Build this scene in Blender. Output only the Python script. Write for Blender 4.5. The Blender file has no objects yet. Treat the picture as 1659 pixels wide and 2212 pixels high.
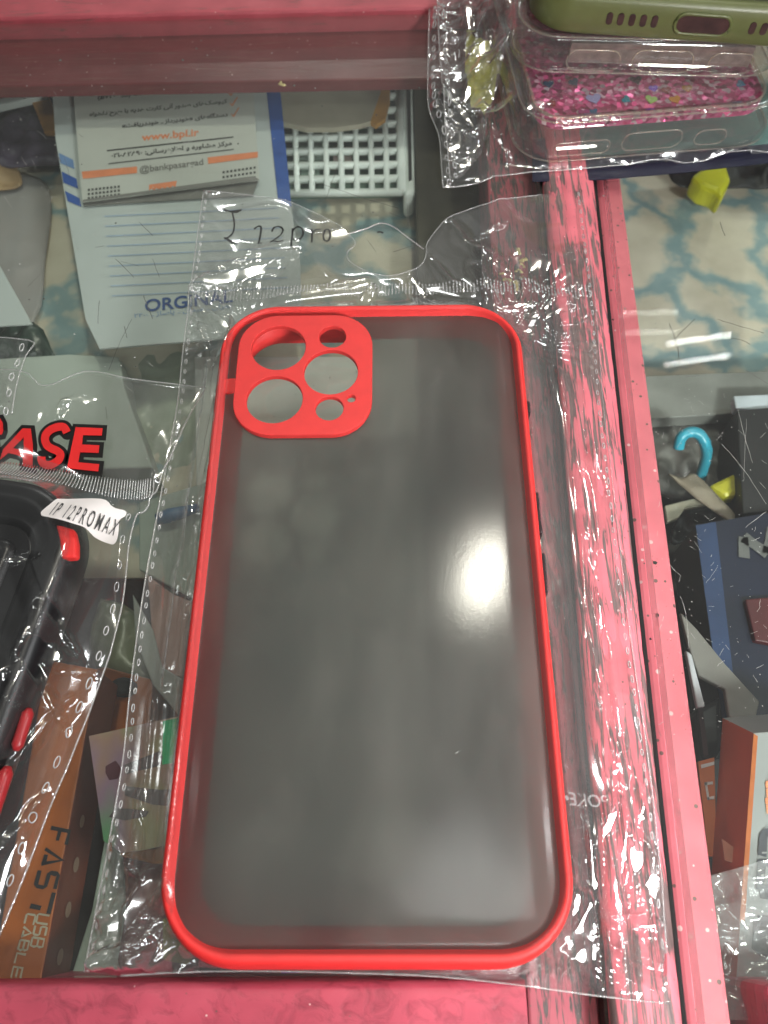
import bpy, math, random, unicodedata
import numpy as np
from mathutils import Vector, Matrix
import mathutils.geometry as mgeo

random.seed(7); rng = np.random.default_rng(7)
SC = bpy.context.scene
COL = SC.collection

# ------------------------------------------------------------------ camera, world, lamps, exposure
CAM = np.array([0.0058151, -0.0664040, 0.1710954])
ROT = np.array([[0.99987, -0.0006, -0.01604], [-0.00768, -0.89526, -0.44547], [-0.01406, 0.44549, -0.89518]])
ROT[0] /= np.linalg.norm(ROT[0]); ROT[2] -= ROT[0]*ROT[0].dot(ROT[2]); ROT[2] /= np.linalg.norm(ROT[2])
ROT[1] = np.cross(ROT[2], ROT[0])
FPX, CX, CY = 1728.0, 829.5, 1106.0
cam = bpy.data.cameras.new('camera'); camo = bpy.data.objects.new('camera', cam); COL.objects.link(camo)
M = Matrix.Identity(4)
for i in range(3):
    M[i][0] = ROT[0][i]; M[i][1] = -ROT[1][i]; M[i][2] = -ROT[2][i]; M[i][3] = CAM[i]
camo.matrix_world = M
cam.sensor_fit = 'VERTICAL'; cam.sensor_height = 24.0; cam.lens = 24.0*FPX/2212.0
cam.clip_start = 0.01; cam.clip_end = 50
cam.dof.use_dof = True; cam.dof.focus_distance = 0.186; cam.dof.aperture_fstop = 15.0
SC.camera = camo

W = bpy.data.worlds.new('World'); SC.world = W; W.use_nodes = True
nt = W.node_tree; nt.nodes.clear()
wo = nt.nodes.new('ShaderNodeOutputWorld'); bg = nt.nodes.new('ShaderNodeBackground')
tc = nt.nodes.new('ShaderNodeTexCoord'); nz = nt.nodes.new('ShaderNodeTexNoise'); cr = nt.nodes.new('ShaderNodeValToRGB')
nz.inputs['Scale'].default_value = 2.6; nz.inputs['Detail'].default_value = 3
cr.color_ramp.elements[0].position = 0.36; cr.color_ramp.elements[0].color = (0.05, 0.053, 0.052, 1)
cr.color_ramp.elements[1].position = 0.66; cr.color_ramp.elements[1].color = (0.90, 0.93, 0.90, 1)
nt.links.new(tc.outputs['Generated'], nz.inputs['Vector']); nt.links.new(nz.outputs['Fac'], cr.inputs['Fac'])
dtw = nt.nodes.new('ShaderNodeVectorMath'); dtw.operation = 'DOT_PRODUCT'; dtw.inputs[1].default_value = (0.42, 0.78, 0.46)
nt.links.new(tc.outputs['Generated'], dtw.inputs[0])
mr = nt.nodes.new('ShaderNodeMapRange'); mr.inputs['From Min'].default_value = -0.6; mr.inputs['From Max'].default_value = 0.9; mr.inputs['To Min'].default_value = 0.22; mr.inputs['To Max'].default_value = 1.05
nt.links.new(dtw.outputs['Value'], mr.inputs['Value'])
mw = nt.nodes.new('ShaderNodeVectorMath'); mw.operation = 'SCALE'; nt.links.new(cr.outputs['Color'], mw.inputs[0]); nt.links.new(mr.outputs['Result'], mw.inputs['Scale'])
nt.links.new(mw.outputs[0], bg.inputs['Color']); bg.inputs['Strength'].default_value = 0.36
nt.links.new(bg.outputs['Background'], wo.inputs['Surface'])

def lamp(name, loc, target, sx, sy, power, color, shape='RECTANGLE', roll=None):
    l = bpy.data.lights.new(name, 'AREA'); l.shape = shape; l.size = sx; l.size_y = sy; l.energy = power; l.color = color
    o = bpy.data.objects.new(name, l); COL.objects.link(o); o.location = loc
    d = Vector(target) - Vector(loc); o.rotation_euler = d.to_track_quat('-Z', 'Y').to_euler()
    return o
# two-tube ceiling fixtures of the shop, a round warm lamp, added fill tubes and panel, and an unseen key light low at the right
lamp('ceiling_tube_or_fill', (0.800, 1.262, 1.5), (0.800, 1.0, 0), 0.17, 0.0025, 0.13, (1, 1, 0.95)).rotation_euler = (0, 0, 0.16)
lamp('ceiling_tube_or_fill', (0.785, 1.195, 1.5), (0.785, 1.0, 0), 0.17, 0.0025, 0.13, (1, 1, 0.95)).rotation_euler = (0, 0, 0.16)
lamp('ceiling_tube_or_fill', (0.640, 1.350, 1.5), (0.64, 1.0, 0), 0.24, 0.0016, 0.05, (1, 1, 0.95)).rotation_euler = (0, 0, 0.03)
lamp('ceiling_tube_or_fill', (0.630, 1.285, 1.5), (0.63, 1.0, 0), 0.24, 0.0016, 0.05, (1, 1, 0.95)).rotation_euler = (0, 0, 0.03)
lamp('ceiling_lamp', (0.205, 0.60, 1.5), (0.1, 0.3, 0), 0.06, 0.17, 7.0, (1, 0.97, 0.84), 'ELLIPSE')
lamp('ceiling_tube_or_fill', (-1.5, 0.25, 1.6), (-0.1, 0.1, 0), 0.05, 0.9, 1.8, (0.97, 1, 0.97))
lamp('ceiling_tube_or_fill', (0.35, -1.3, 1.7), (0.0, 0.0, 0), 0.9, 0.05, 6.0, (0.97, 1, 0.98))  # added fill tube behind the camera, gives the film folds glints
lamp('ceiling_tube_or_fill', (1.3, 0.1, 1.3), (0.0, 0.05, 0), 0.05, 0.7, 7.0, (0.97, 0.99, 1.0))  # added fill tube at the right, also for film glints
lamp('ceiling_tube_or_fill', (-0.25, 3.7, 1.7), (0.0, 0.1, 0), 0.9, 0.05, 16.0, (0.97, 1, 0.97))  # added far fill tube for glints on the bags
lamp('plate_fill_panel', (0.16, -0.045, 1.5), (0.1, 0, 0), 0.20, 0.24, 1.5, (1, 0.99, 0.97))  # added panel; its reflection lightens the lower right of the frosted plate
lamp('low_key_light', (0.162, -0.172, 0.175), (0.10, -0.01, 0), 0.06, 0.04, 0.56, (1, 0.985, 0.985)).data.spread = math.radians(112)  # unseen key light low at the right, set to brighten the near corner
SC.view_settings.view_transform = 'Standard'; SC.view_settings.look = 'None'
SC.view_settings.exposure = 0.0; SC.view_settings.gamma = 1.0; SC.view_settings.use_curve_mapping = False
SC.render.engine = 'CYCLES'
cy = SC.cycles
cy.use_denoising = True
try: cy.denoiser = 'OPENIMAGEDENOISE'
except Exception: pass
cy.max_bounces = 14; cy.diffuse_bounces = 4; cy.glossy_bounces = 5; cy.transmission_bounces = 8; cy.transparent_max_bounces = 40
cy.sample_clamp_indirect = 4.0; cy.caustics_reflective = True; cy.caustics_refractive = True
cy.blur_glossy = 0.3

# ------------------------------------------------------------------ helpers
def at(u, v, z=0.0):
    d = ROT.T @ np.array([(u-CX)/FPX, (v-CY)/FPX, 1.0])
    return CAM + d*((z-CAM[2])/d[2])
def ats(pts, z=0.0): return [at(p[0], p[1], p[2] if len(p) > 2 else z) for p in pts]

def wloc(o):
    v = Vector((0, 0, 0))
    while o is not None: v += o.location; o = o.parent
    return np.array(v)
def tag(o, label=None, cat=None, group=None, kind=None):
    if label: o['label'] = label
    if cat: o['category'] = cat
    if group: o['group'] = group
    if kind: o['kind'] = kind
    return o
def thing(name, loc, label, cat, group=None):
    o = bpy.data.objects.new(name, None); o.empty_display_size = 0.01; COL.objects.link(o); o.location = tuple(loc)
    return tag(o, label, cat, group)
def obj(name, V, F, mats, parent=None, smooth=True, mi=None):
    V = np.asarray(V, float)
    if parent is not None: org = wloc(parent)
    else: org = np.array([V[:, 0].mean(), V[:, 1].mean(), V[:, 2].min()])
    me = bpy.data.meshes.new(name); me.from_pydata([tuple(v) for v in (V-org)], [], [tuple(int(i) for i in f) for f in F])
    for m in (mats if isinstance(mats, (list, tuple)) else [mats]): me.materials.append(m)
    if mi is not None: me.polygons.foreach_set('material_index', np.asarray(mi, dtype=np.int32))
    me.polygons.foreach_set('use_smooth', np.full(len(me.polygons), bool(smooth)))
    me.update()
    o = bpy.data.objects.new(name, me); COL.objects.link(o)
    if parent is not None: o.parent = parent
    else: o.location = tuple(org)
    return o
class MB:
    def __init__(s): s.V = []; s.F = []; s.I = []
    def add(s, V, F, i=0):
        b = len(s.V); s.V += [tuple(v) for v in V]; s.F += [tuple(int(k)+b for k in f) for f in F]; s.I += [i]*len(F); return s
    def build(s, name, mats, parent=None, smooth=False): return obj(name, s.V, s.F, mats, parent, smooth, s.I)
def bevel(o, w, seg=2):
    m = o.modifiers.new('bevel', 'BEVEL'); m.width = w; m.segments = seg; m.limit_method = 'ANGLE'; m.angle_limit = 0.6
    m.harden_normals = False; return o
def hexa(t, b):
    return list(t)+list(b), [(0, 1, 2, 3), (7, 6, 5, 4), (0, 4, 5, 1), (1, 5, 6, 2), (2, 6, 7, 3), (3, 7, 4, 0)]
def prism(poly, z0, z1):
    """poly: world xy list (ccw from above); solid between z0 (low) and z1 (high)"""
    n = len(poly); a = sum(poly[i][0]*poly[(i+1) % n][1]-poly[(i+1) % n][0]*poly[i][1] for i in range(n))
    if a < 0: poly = poly[::-1]
    V = [(p[0], p[1], z1) for p in poly]+[(p[0], p[1], z0) for p in poly]
    F = [tuple(range(n)), tuple(range(2*n-1, n-1, -1))]+[(i, n+i, n+(i+1) % n, (i+1) % n) for i in range(n)]
    return V, F
def pxprism(pts, z1, th): return prism([tuple(p[:2]) for p in ats(pts, z1)], z1-th, z1)
def tube(pts, r, n=6, closed=False):
    pts = [np.asarray(p, float) for p in pts]; V = []; F = []; m = len(pts)
    for i, p in enumerate(pts):
        a = pts[(i-1) % m] if (closed or i > 0) else p; b = pts[(i+1) % m] if (closed or i < m-1) else p
        t = b-a; t /= (np.linalg.norm(t)+1e-12)
        up = np.array([0, 0, 1.0]) if abs(t[2]) < .95 else np.array([1.0, 0, 0])
        s = np.cross(t, up); s /= np.linalg.norm(s); w = np.cross(s, t)
        rr = r[i] if hasattr(r, '__len__') else r
        for k in range(n):
            c = 2*math.pi*k/n; V.append(p+rr*(math.cos(c)*s+math.sin(c)*w))
    for i in range(m if closed else m-1):
        for k in range(n):
            F.append((i*n+k, i*n+(k+1) % n, ((i+1) % m)*n+(k+1) % n, ((i+1) % m)*n+k))
    if not closed: F += [tuple(range(n-1, -1, -1)), tuple((m-1)*n+k for k in range(n))]
    return V, F
def ribbon(pts, w, zf, close=False):
    """flat ink stroke; pts world xy, zf(x,y) -> z"""
    pts = [np.asarray(p[:2], float) for p in pts]; V = []; F = []; m = len(pts)
    for i, p in enumerate(pts):
        a = pts[max(i-1, 0)]; b = pts[min(i+1, m-1)]; t = b-a; t /= (np.linalg.norm(t)+1e-12); s = np.array([-t[1], t[0]])
        ww = w*(0.8+0.4*random.random())/2
        for q in (p+s*ww, p-s*ww): V.append((q[0], q[1], zf(q[0], q[1])))
    for i in range(m-1): F.append((2*i, 2*i+1, 2*i+3, 2*i+2))
    return V, F
def spl(P, n=8):
    P = [np.asarray(p, float) for p in P]; out = []
    for i in range(len(P)-1):
        p0 = P[max(i-1, 0)]; p1 = P[i]; p2 = P[i+1]; p3 = P[min(i+2, len(P)-1)]
        for k in range(n):
            t = k/n; out.append(.5*((2*p1)+(p2-p0)*t+(2*p0-5*p1+4*p2-p3)*t*t+(3*p1-p0-3*p2+p3)*t**3))
    out.append(P[-1]); return out
def rr(x0, x1, y0, y1, R, n=10):
    P = []
    for cx_, cy_, a0 in ((x1-R, y1-R, 0), (x0+R, y1-R, 90), (x0+R, y0+R, 180), (x1-R, y0+R, 270)):
        for k in range(n+1):
            a = math.radians(a0+90*k/n); P.append((cx_+R*math.cos(a), cy_+R*math.sin(a)))
    return P
def sweep(profile, w, l, R, n=12, closed=True):
    """profile of (out_x, out_top, out_bottom, z); rings swept round a rounded rectangle, local coordinates"""
    V = []; F = []; m = 4*(n+1)
    for ox, ot, ob, z in profile:
        r = max(R+min(ox, ot, ob), 0.0012)
        V += [(x, y, z) for x, y in rr(-w/2-ox, w/2+ox, -l/2-ob, l/2+ot, r, n)]
    k = len(profile)
    for i in range(k if closed else k-1):
        j = (i+1) % k
        for q in range(m): F.append((i*m+q, i*m+(q+1) % m, j*m+(q+1) % m, j*m+q))
    return V, F
def xf(V, o, ax, z=0.0):
    """local (x,y,z) -> world, o = origin xyz, ax = unit x direction in the plane"""
    ax = np.asarray(ax[:2], float); ax /= np.linalg.norm(ax); ay = np.array([-ax[1], ax[0]])
    return [(o[0]+v[0]*ax[0]+v[1]*ay[0], o[1]+v[0]*ax[1]+v[1]*ay[1], o[2]+v[2]+z) for v in V]
def holes_mesh(outer, holes, z0, z1, chamfer=0.0):
    """plate with holes between z0 and z1 (local xy)"""
    S = 1000.0; vs = []; es = []
    for loop in [outer]+holes:
        b = len(vs); n = len(loop); vs += [Vector((p[0]*S, p[1]*S)) for p in loop]; es += [(b+i, b+(i+1) % n) for i in range(n)]
    v, e, f, *_ = mgeo.delaunay_2d_cdt(vs, es, [], 1, 1e-5)
    P = np.array([(p.x/S, p.y/S) for p in v])
    def inside(pt, lp):
        x, y = pt; r = False; n = len(lp)
        for i in range(n):
            x1, y1 = lp[i]; x2, y2 = lp[(i+1) % n]
            if (y1 > y) != (y2 > y) and x < (x2-x1)*(y-y1)/(y2-y1)+x1: r = not r
        return r
    T = [t for t in f if inside(P[list(t)].mean(0), outer) and not any(inside(P[list(t)].mean(0), h) for h in holes)]
    n = len(P); V = [(p[0], p[1], z1) for p in P]+[(p[0], p[1], z0) for p in P]
    F = []
    for t in T:
        a, b, c = t
        if np.cross(P[b]-P[a], P[c]-P[a]) < 0: a, c = c, a
        F += [(a, b, c), (n+c, n+b, n+a)]
    cnt = {}
    for fc in F[::2]:
        for i in range(3):
            a, b = fc[i], fc[(i+1) % 3]; cnt[(a, b)] = 1
    for (a, b) in list(cnt):
        if (b, a) not in cnt: F.append((a, n+a, n+b, b))
    return V, F

# --- text
_forms = {}
for cp in list(range(0xFB50, 0xFE00))+list(range(0xFE70, 0xFEFF)):
    d = unicodedata.decomposition(chr(cp)).split()
    if len(d) == 2 and d[0] in ('<isolated>', '<final>', '<initial>', '<medial>'):
        _forms.setdefault(chr(int(d[1], 16)), {})[d[0][1:-1]] = chr(cp)
def fa(s):
    """joins and reverses Persian text so that it reads right to left"""
    s = s.replace('لا', '\ufefb'); out = []
    def dual(c): return c in _forms and 'initial' in _forms[c]
    def joins_prev(c): return c == '\ufefb' or (c in _forms and 'final' in _forms[c])
    for i, c in enumerate(s):
        p = s[i-1] if i else ''; n = s[i+1] if i+1 < len(s) else ''
        jp = dual(p) and joins_prev(c); jn = dual(c) and joins_prev(n)
        if c == '\ufefb': out.append('\ufefc' if jp else c); continue
        if c not in _forms: out.append(c); continue
        k = 'medial' if jp and jn else 'final' if jp else 'initial' if jn else 'isolated'
        out.append(_forms[c].get(k, c))
    r = []; buf = ''
    for c in out:
        if c == '\u200c': continue
        if c.isascii() and c.isalnum() or c in '۰۱۲۳۴۵۶۷۸۹#*': buf += c
        else:
            if buf: r.append(buf); buf = ''
            r.append({'(': ')', ')': '(', '«': '»', '»': '«'}.get(c, c))
    if buf: r.append(buf)
    return ''.join(reversed(r))
def text_geo(body, bold=0.0, shear=0.0):
    c = bpy.data.curves.new('t', 'FONT'); c.body = body; c.offset = bold; c.shear = shear; c.resolution_u = 4
    o = bpy.data.objects.new('t', c); COL.objects.link(o); bpy.context.view_layer.update()
    me = bpy.data.meshes.new_from_object(o.evaluated_get(bpy.context.evaluated_depsgraph_get()))
    V = np.array([v.co for v in me.vertices]); F = [tuple(p.vertices) for p in me.polygons]
    bpy.data.objects.remove(o); bpy.data.curves.remove(c); bpy.data.meshes.remove(me)
    return V, F
def lay_text(mb, body, p0, p1, zf, hs=1.0, bold=0.0, shear=0.0, zp=0.0, mirror=False):
    V, F = text_geo(body, bold, shear)
    x0, x1 = V[:, 0].min(), V[:, 0].max()
    a = at(*p0, zp)[:2]; b = at(*p1, zp)[:2]; d = b-a; s = 1/(x1-x0); n = np.array([-d[1], d[0]])
    out = []
    for v in V:
        tx = (v[0]-x0)*s
        if mirror: tx = 1-tx
        q = a+d*tx+n*v[1]*s*hs
        out.append((q[0], q[1], zf(q[0], q[1]) if callable(zf) else zf))
    mb.add(out, F)
    return mb
def pxpoly(mb, pts, z, i=0, zp=None):
    P = ats(pts, z if zp is None else zp); mb.add([(p[0], p[1], z) for p in P], [tuple(range(len(P)))], i)

# --- noise on arrays
_perm = rng.permutation(512)
def _h(ix, iy, s): return (np.sin(ix*127.1+iy*311.7+s*74.7)*43758.5453) % 1.0
def vnoise(x, y, s=0):
    ix = np.floor(x); iy = np.floor(y); fx = x-ix; fy = y-iy
    fx = fx*fx*fx*(fx*(fx*6-15)+10); fy = fy*fy*fy*(fy*(fy*6-15)+10)
    a = _h(ix, iy, s); b = _h(ix+1, iy, s); c = _h(ix, iy+1, s); d = _h(ix+1, iy+1, s)
    return (a*(1-fx)+b*fx)*(1-fy)+(c*(1-fx)+d*fx)*fy
def ridged(x, y, s=0, o=3):
    r = 0; A = 1.0; t = 0
    for k in range(o):
        r = r+A*(1-np.abs(2*vnoise(x, y, s+k)-1)); t += A; A *= .5; x = x*2.03+11.3; y = y*1.97+5.7
    return r/t
def fbm(x, y, s=0, o=4):
    r = 0; A = 1.0; t = 0
    for k in range(o):
        r = r+A*vnoise(x, y, s+k); t += A; A *= .5; x = x*2.03+3.1; y = y*2.01+7.7
    return r/t-.5
def crumple(x, y, s=0, cell=9.0):
    """creased facets: distance between nearest voronoi points, in mm coordinates"""
    x = x/cell; y = y/cell; ix = np.floor(x); iy = np.floor(y); best = np.full(x.shape, 9e9); val = np.zeros(x.shape)
    for dx in (-1, 0, 1):
        for dy in (-1, 0, 1):
            cx_ = ix+dx; cy_ = iy+dy
            px = cx_+_h(cx_, cy_, s); py = cy_+_h(cx_, cy_, s+3)
            d = (x-px)**2+(y-py)**2; ax = _h(cx_, cy_, s+5)-.5; ay = _h(cx_, cy_, s+6)-.5
            pl = (x-px)*ax+(y-py)*ay
            m = d < best; best = np.where(m, d, best); val = np.where(m, d*0.35+pl*.0, val)
    return val
def seg_dist(px, py, a, b):
    ax, ay = a; bx, by = b; dx, dy = bx-ax, by-ay; L = dx*dx+dy*dy+1e-12
    t = np.clip(((px-ax)*dx+(py-ay)*dy)/L, 0, 1); return np.hypot(px-ax-t*dx, py-ay-t*dy)
def poly_dist(px, py, poly):
    d = np.full(np.shape(px), 9e9)
    for i in range(len(poly)): d = np.minimum(d, seg_dist(px, py, poly[i], poly[(i+1) % len(poly)]))
    return d
def inside_poly(px, py, poly):
    r = np.zeros(np.shape(px), bool); n = len(poly)
    for i in range(n):
        x1, y1 = poly[i]; x2, y2 = poly[(i+1) % n]
        if y1 == y2: continue
        c = ((y1 > py) != (y2 > py)) & (px < (x2-x1)*(py-y1)/(y2-y1)+x1); r ^= c
    return r
def sd_box(x, y, hw, hl, R):
    qx = np.abs(x)-hw+R; qy = np.abs(y)-hl+R
    return np.hypot(np.maximum(qx, 0), np.maximum(qy, 0))+np.minimum(np.maximum(qx, qy), 0)-R

def film_mesh(outline, hfun, step=.002, levels=2):
    """triangulated sheet inside outline (world xy), refined, lifted by hfun(x, y)"""
    S = 1000.; poly = [tuple(p[:2]) for p in outline]; dens = []
    for i in range(len(poly)):
        a = np.array(poly[i]); b = np.array(poly[(i+1) % len(poly)]); n = max(1, int(np.linalg.norm(b-a)/step))
        dens += [a+(b-a)*k/n for k in range(n)]
    P = np.array(dens); x0, y0 = P.min(0); x1, y1 = P.max(0)
    xs, ys = np.meshgrid(np.arange(x0, x1, step), np.arange(y0, y1, step*.866)); xs[1::2] += step/2
    xs = xs.ravel()+rng.normal(0, step*.08, xs.size); ys = ys.ravel()+rng.normal(0, step*.08, ys.size)
    pl = [tuple(p) for p in P]
    ok = inside_poly(xs, ys, poly) & (poly_dist(xs, ys, poly) > step*.45)
    vs = [Vector((p[0]*S, p[1]*S)) for p in pl]+[Vector((x*S, y*S)) for x, y in zip(xs[ok], ys[ok])]
    es = [(i, (i+1) % len(pl)) for i in range(len(pl))]
    v, e, f, *_ = mgeo.delaunay_2d_cdt(vs, es, [], 1, 1e-5)
    Q = np.array([(p.x/S, p.y/S) for p in v]); T = np.array([t_ for t_ in f if len(t_) == 3])
    for _ in range(levels):
        E = np.sort(np.concatenate([T[:, [0, 1]], T[:, [1, 2]], T[:, [2, 0]]]), axis=1)
        U, inv = np.unique(E, axis=0, return_inverse=True); inv = inv.ravel(); n = len(Q); m = len(T)
        Q = np.concatenate([Q, Q[U].mean(1)]); a, b, c = n+inv[:m], n+inv[m:2*m], n+inv[2*m:]
        T = np.concatenate([np.stack([T[:, 0], a, c], 1), np.stack([a, T[:, 1], b], 1), np.stack([c, b, T[:, 2]], 1), np.stack([a, b, c], 1)])
    cr_ = np.cross(Q[T[:, 1]]-Q[T[:, 0]], Q[T[:, 2]]-Q[T[:, 0]]); T[cr_ < 0] = T[cr_ < 0][:, ::-1]
    Z = hfun(Q[:, 0], Q[:, 1]); return np.c_[Q, Z], T, np.array(pl)
# ------------------------------------------------------------------ materials
def base(name):
    m = bpy.data.materials.new(name); m.use_nodes = True; t = m.node_tree; t.nodes.clear()
    return m, t, t.nodes.new('ShaderNodeOutputMaterial')
def L(t, a, b): t.links.new(a, b)
def N(t, k, **kw):
    n = t.nodes.new(k)
    for a, b in kw.items():
        if a.startswith('_'): setattr(n, a[1:], b)
        else: n.inputs[a.replace('__', ' ')].default_value = b
    return n
def ramp(t, src, stops):
    r = t.nodes.new('ShaderNodeValToRGB'); e = r.color_ramp.elements
    while len(e) < len(stops): e.new(0.5)
    for k, (p, c) in enumerate(stops): e[k].position = p; e[k].color = c if len(c) == 4 else (*c, 1)
    L(t, src, r.inputs['Fac']); return r
def coords(t, scale=(1, 1, 1), rot=(0, 0, 0)):
    g = N(t, 'ShaderNodeNewGeometry'); mp = N(t, 'ShaderNodeMapping'); mp.inputs['Scale'].default_value = scale; mp.inputs['Rotation'].default_value = rot
    L(t, g.outputs['Position'], mp.inputs['Vector']); return mp.outputs['Vector']
def mixc(t, fac, a, b):
    m = t.nodes.new('ShaderNodeMix'); m.data_type = 'RGBA'
    if isinstance(fac, (int, float)): m.inputs[0].default_value = fac
    else: L(t, fac, m.inputs[0])
    for k, c in ((6, a), (7, b)):
        if isinstance(c, tuple): m.inputs[k].default_value = (*c, 1)
        else: L(t, c, m.inputs[k])
    return m.outputs[2]
def plain(name, c, rough=.5, var=.12, scale=120, bump=.0, metal=0.0, coat=0.0, spec=.5):
    m, t, o = base(name); p = N(t, 'ShaderNodeBsdfPrincipled', Roughness=rough, Metallic=metal)
    p.inputs['Coat Weight'].default_value = coat; p.inputs['Specular IOR Level'].default_value = spec
    n = N(t, 'ShaderNodeTexNoise', Scale=scale, Detail=5.0); L(t, coords(t), n.inputs['Vector'])
    a = tuple(x*(1-var) for x in c); b = tuple(min(1, x*(1+var)) for x in c)
    r = ramp(t, n.outputs['Fac'], [(.3, a), (.7, b)]); L(t, r.outputs['Color'], p.inputs['Base Color'])
    if bump:
        n2 = N(t, 'ShaderNodeTexNoise', Scale=scale*6, Detail=3.0); L(t, coords(t), n2.inputs['Vector'])
        bp = N(t, 'ShaderNodeBump', Strength=bump, Distance=.0004); L(t, n2.outputs['Fac'], bp.inputs['Height']); L(t, bp.outputs['Normal'], p.inputs['Normal'])
    L(t, p.outputs['BSDF'], o.inputs['Surface']); return m
def filmy(name, tint=(.965, .965, .955), gloss=1.0, rough=.07, haze=.03, base_fac=.035, bump=.25, bscale=260):
    """thin clear plastic or glass: straight-through transmission with fresnel reflection and a little haze"""
    m, t, o = base(name)
    tr = N(t, 'ShaderNodeBsdfTransparent', Color=(*tint, 1)); gl = N(t, 'ShaderNodeBsdfGlossy', Color=(1, 1, 1, 1), Roughness=rough)
    df = N(t, 'ShaderNodeBsdfDiffuse', Color=(.8, .8, .8, 1))
    ge = N(t, 'ShaderNodeNewGeometry'); dt = N(t, 'ShaderNodeVectorMath', _operation='DOT_PRODUCT'); L(t, ge.outputs['Incoming'], dt.inputs[0])
    nrm = ge.outputs['Normal']
    if bump:
        n = N(t, 'ShaderNodeTexNoise', Scale=bscale, Detail=3.0); L(t, coords(t), n.inputs['Vector'])
        bp = N(t, 'ShaderNodeBump', Strength=bump, Distance=.0008); L(t, n.outputs['Fac'], bp.inputs['Height'])
        L(t, bp.outputs['Normal'], gl.inputs['Normal']); nrm = bp.outputs['Normal']
    L(t, nrm, dt.inputs[1])
    ab = N(t, 'ShaderNodeMath', _operation='ABSOLUTE'); L(t, dt.outputs['Value'], ab.inputs[0])
    om = N(t, 'ShaderNodeMath', _operation='SUBTRACT'); om.inputs[0].default_value = 1.0; L(t, ab.outputs[0], om.inputs[1])
    pw = N(t, 'ShaderNodeMath', _operation='POWER'); L(t, om.outputs[0], pw.inputs[0]); pw.inputs[1].default_value = 5.0
    ma = N(t, 'ShaderNodeMath', _operation='MULTIPLY_ADD', _use_clamp=True); ma.inputs[1].default_value = .62*gloss; ma.inputs[2].default_value = base_fac*gloss
    L(t, pw.outputs[0], ma.inputs[0])
    m1 = N(t, 'ShaderNodeMixShader', Fac=haze); L(t, tr.outputs[0], m1.inputs[1]); L(t, df.outputs[0], m1.inputs[2])
    m2 = N(t, 'ShaderNodeMixShader'); L(t, ma.outputs[0], m2.inputs[0]); L(t, m1.outputs[0], m2.inputs[1]); L(t, gl.outputs[0], m2.inputs[2])
    L(t, m2.outputs[0], o.inputs['Surface']); return m

def paint_mat(name, c, worn, rot=0.0, streak=(60, 9, 60), amount=.5, speck=.5, rough=.58, dirt=(.16, .09, .08), soft=.035, mod=.0):
    m, t, o = base(name); p = N(t, 'ShaderNodeBsdfPrincipled', Roughness=rough)
    co = coords(t, streak, (0, 0, rot))
    n = N(t, 'ShaderNodeTexNoise', Scale=14.0, Detail=8.0, Roughness=.62, Distortion=.9); L(t, co, n.inputs['Vector'])
    lo_ = N(t, 'ShaderNodeTexNoise', Scale=26.0, Detail=2.0); L(t, coords(t, (1.6, .8, 1), (0, 0, rot)), lo_.inputs['Vector'])
    ms = N(t, 'ShaderNodeMath', _operation='MULTIPLY_ADD'); L(t, lo_.outputs['Fac'], ms.inputs[0]); ms.inputs[1].default_value = mod; L(t, n.outputs['Fac'], ms.inputs[2])
    wear = ramp(t, ms.outputs[0], [(amount+mod*.5-.02, (0, 0, 0)), (amount+mod*.5+soft, (1, 1, 1))])
    n3 = N(t, 'ShaderNodeTexNoise', Scale=90.0, Detail=4.0); L(t, coords(t), n3.inputs['Vector'])
    pc = ramp(t, n3.outputs['Fac'], [(.25, tuple(x*.80 for x in c)), (.55, c), (.8, tuple(min(1, x*1.12+.015) for x in c))])
    n5 = N(t, 'ShaderNodeTexNoise', Scale=30.0, Detail=9.0, Roughness=.7); L(t, co, n5.inputs['Vector'])
    wc = ramp(t, n5.outputs['Fac'], [(.35, tuple(x*.45 for x in worn)), (.6, worn)])
    col = mixc(t, wear.outputs['Color'], pc.outputs['Color'], wc.outputs['Color'])
    v = N(t, 'ShaderNodeTexVoronoi', Scale=520.0, Randomness=1.0); L(t, coords(t), v.inputs['Vector'])
    n4 = N(t, 'ShaderNodeTexNoise', Scale=75.0, Detail=3.0); L(t, coords(t), n4.inputs['Vector'])
    th = N(t, 'ShaderNodeMath', _operation='MULTIPLY'); L(t, n4.outputs['Fac'], th.inputs[0]); th.inputs[1].default_value = .42*speck
    lt = N(t, 'ShaderNodeMath', _operation='LESS_THAN'); L(t, v.outputs['Distance'], lt.inputs[0]); L(t, th.outputs[0], lt.inputs[1])
    wn = N(t, 'ShaderNodeTexWhiteNoise'); L(t, v.outputs['Position'], wn.inputs['Vector'])
    gate = N(t, 'ShaderNodeMath', _operation='GREATER_THAN'); L(t, wn.outputs['Value'], gate.inputs[0]); gate.inputs[1].default_value = .62
    mm = N(t, 'ShaderNodeMath', _operation='MULTIPLY'); L(t, lt.outputs[0], mm.inputs[0]); L(t, gate.outputs[0], mm.inputs[1])
    sc = ramp(t, wn.outputs['Value'], [(.80, dirt), (.9, (.72, .48, .46))])
    col = mixc(t, mm.outputs[0], col, sc.outputs['Color'])
    L(t, col, p.inputs['Base Color'])
    hb = N(t, 'ShaderNodeMath', _operation='SUBTRACT'); L(t, n3.outputs['Fac'], hb.inputs[0]); L(t, wear.outputs['Color'], hb.inputs[1])
    bp = N(t, 'ShaderNodeBump', Strength=.22, Distance=.0005); L(t, hb.outputs[0], bp.inputs['Height']); L(t, bp.outputs['Normal'], p.inputs['Normal'])
    L(t, p.outputs['BSDF'], o.inputs['Surface']); return m

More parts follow.
